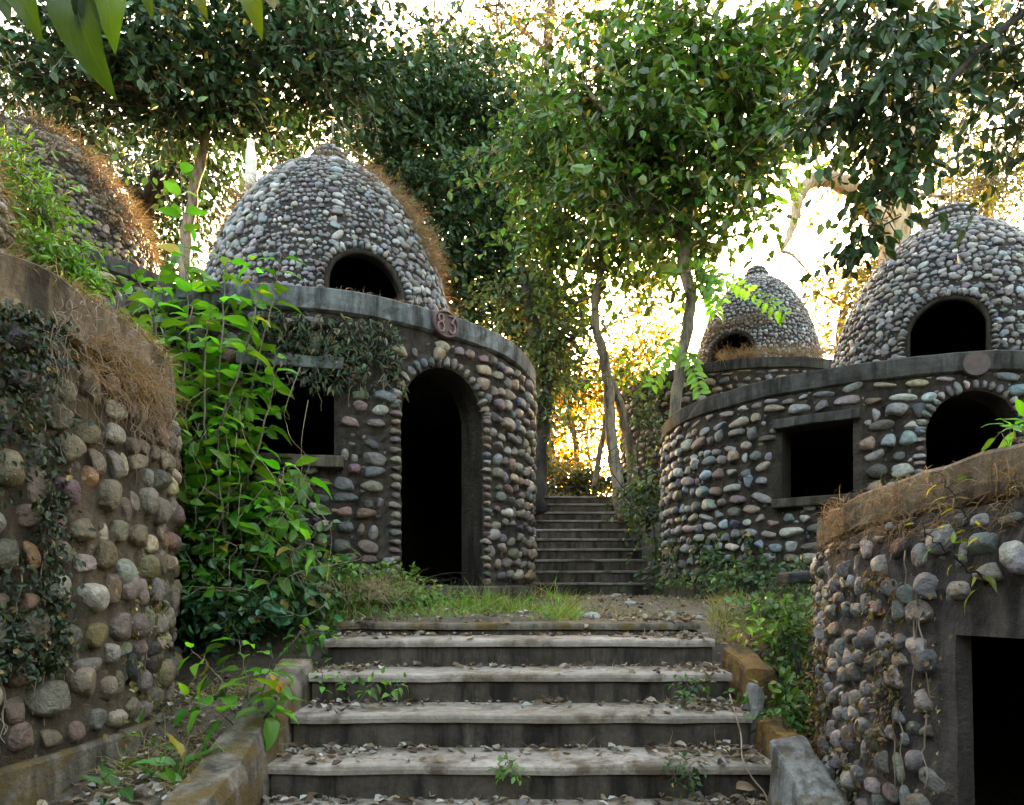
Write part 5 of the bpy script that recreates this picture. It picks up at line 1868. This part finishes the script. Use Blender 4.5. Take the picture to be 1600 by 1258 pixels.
def step_scatter(n, back, x0=XS0 + .02, x1=XS1 - .02, xb=None):
    for k, (y, z) in enumerate(near_edges):
        y1 = near_edges[k + 1][0] if k + 1 < len(near_edges) else y + .4
        m = int(n * (1.2 if k < 3 else .8))
        x = r_.uniform(x0, x1, m)
        if xb is not None:
            x = x1 - np.abs(r_.normal(size=m)) * xb
        t = 1 - np.abs(r_.normal(size=m)) * back
        t = np.clip(t, .03, .98)
        LPs.append(np.column_stack([x, y + (y1 - y) * t - .02, np.full(m, z) + r_.uniform(.006, .03, m)]))


step_scatter(26, .6)
step_scatter(60, .16)
step_scatter(120, .5, xb=.22)
step_scatter(40, .5, x0=XS0, x1=XS0 + .5)
P_ = px_pts(600, 1250, 5.3, 10.4, AV)(r_, 900)
LPs.append(np.column_stack([P_, gz(P_[:, 0], P_[:, 1]) + .015]))
P_ = px_pts(0, 420, 2.6, 5, AV)(r_, 1100)
P_ = P_[P_[:, 0] < -1.5]
LPs.append(np.column_stack([P_, gz(P_[:, 0], P_[:, 1]) + .02]))
P_ = np.column_stack([r_.uniform(1.5, 2.3, 500), r_.uniform(3.2, 5.4, 500)])
LPs.append(np.column_stack([P_, gz(P_[:, 0], P_[:, 1]) + .02]))
P_ = np.vstack(LPs)
n_ = len(P_)
a_ = r_.uniform(0, 6.28, n_)
cols_ = np.array([(.16, .11, .07), (.24, .17, .11), (.10, .07, .05), (.32, .25, .18), (.20, .17, .15), (.40, .36, .32)])[r_.integers(0, 6, n_)] * r_.uniform(.7, 1.2, (n_, 1))
curl = (np.array([(0, 0, .1), (.28, .25, .22), (.3, .6, .3), (0, 1, .12), (-.26, .65, .25), (-.3, .3, .3), (0, .3, 0), (0, .65, 0)]), np.array([[0, 1, 2, 7], [0, 6, 7, 2], [7, 2, 3, 3], [0, 7, 4, 5], [7, 3, 3, 4]]))
curl = (curl[0], np.array([[0, 1, 6], [1, 2, 7], [1, 7, 6], [2, 3, 7], [0, 6, 5], [5, 6, 7], [5, 7, 4], [4, 7, 3]]))
o = link('leaf_litter', leaves_mesh('leaf_litter', P_ - NZ * .006, np.column_stack([np.cos(a_), np.sin(a_), r_.normal(size=n_) * .15]), nrm(NZ + r_.normal(size=(n_, 3)) * .45), r_.uniform(.025, .075, n_), cols_, curl), M['litter'])
tag(o, 'dead brown leaves scattered over the steps and landing', 'leaf litter', None, 'stuff')
# straw bits and twigs on the treads
m_ = 1600
k_ = r_.integers(0, len(near_edges), m_)
E_ = np.array(near_edges)
P_ = np.column_stack([XS1 - np.abs(r_.normal(size=m_)) * 1.0, E_[k_, 0] + r_.uniform(.02, .36, m_), E_[k_, 1] + .006 + .01 * r_.random(m_)])
P_ = P_[P_[:, 0] > XS0]
D_ = np.column_stack([r_.normal(size=(len(P_), 2)), r_.normal(size=len(P_)) * .08 + .1])
straw('straw_bits', 'short straw and twig bits strewn on the front steps', P_, D_, 0, 131, (.04, .16), .003, (.30, .22, .15), .15)

# single conspicuous fallen leaves
for lab, p, d, s_, c_ in (('orange fallen leaf standing on the low side wall', at(438, 1082, 3.75), at(430, 1052, 3.7), .11, (.55, .22, .01)),
                          ('large curled tan dead leaf at the right end of the lowest step', at(1150, 1232, 3.58), at(1185, 1222, 3.6), .13, (.30, .20, .13)),
                          ('pale bluish dead leaf lying on the middle of the third front step', at(815, 1101, 4.38), at(848, 1106, 4.34), .11, (.42, .46, .50)),
                          ('pale dry leaf lying at the left of the second front step', at(515, 1170, 4.02), at(550, 1172, 4.0), .12, (.44, .36, .28))):
    o = put_leaf(None, None, p, d - p, nrm(np.array([.1, -.5, .8])), s_, c_, LEAF_OV[3], 'fallen_leaf')
    tag(o, lab, 'leaf', 'single fallen leaves')

# loose stones on the landing path
for lab, x, y, d, w in (('flat whitish stone lying in the grass at the edge of the landing', 922, 966, 5.9, .16), ('small grey stone on the path below the upper steps, nearest the middle', 985, 955, 7.4, .13),
                        ('rounded purple grey stone on the path nearest the bluish hut', 1046, 958, 6.6, .12), ('small dark stone at the foot of the upper steps', 965, 941, 9.6, .14), ('tan stone half sunk in the path beside the dry grass', 1090, 962, 6.0, .11)):
    p = at(x, y, d)
    o = bpy.data.objects.new('loose_stone', ME_MID[int(w * 100) % 12])
    COL.objects.link(o)
    o.location = (p[0], p[1], float(gz(np.array([p[0]]), np.array([p[1]]))[0]) + w * .1)
    o.scale = (w / 2, w / 2.4, w / 4.5)
    o.rotation_euler = (0, 0, w * 20)
    o.color = (*(np.array((.32, .30, .29)) * (.6 + 5 * (w - .1))), 1)
    tag(o, lab, 'stone', 'loose stones on the path')
# thin pale root running down the right end of the steps
P_ = catmull(np.array([at(1140, 1085, 4.3), at(1150, 1120, 4.05), at(1158, 1150, 4.0), at(1160, 1185, 3.66), at(1175, 1215, 3.6), at(1195, 1240, 3.58), at(1200, 1262, 3.5)]), 5)
V_, q_, t_ = tube(P_, [.005, .004], 6, .1)
o = link('pale_root', mesh('pale_root', V_, [q_, t_], True), M['root'])
tag(o, 'thin pale root dangling down the right end of the front steps', 'root')
# flat stone ledge sticking out of the bank by the near right hut
me = rough_box((.5, .25, .09), 8, .02, 77, .02)
o = link('stone_ledge', me, M['slab_dark'])
p = at(1275, 902, 5.2)
o.location = (p[0], p[1], p[2] - .05)
tag(o, 'dark flat stone slab jutting out beside the near right hut', 'slab')

# woods added unseen behind and beside the viewer to block low frontal sky
r_ = np.random.default_rng(140)
n_ = 26000
a_ = r_.uniform(math.radians(170), math.radians(370), n_)
rad_ = r_.uniform(11, 16, n_)
h_ = r_.uniform(0, 1, n_) ** .8 * (10 + 2.5 * np.sin(a_ * 7) + 1.5 * np.sin(a_ * 17))
P_ = np.column_stack([np.cos(a_) * rad_, np.sin(a_) * rad_ - 1, h_ - 2])
o = link('sky_screen', leaves_mesh('sky_screen', P_, r_.normal(size=(n_, 3)) - NZ * .5, r_.normal(size=(n_, 3)), r_.uniform(.4, .8, n_), leaf_cols(r_, DK, n_, .3), LEAF4), M['leaf'])
tag(o, 'unseen added woods closing the clearing behind the viewer', 'sky_screen', None, 'stuff')
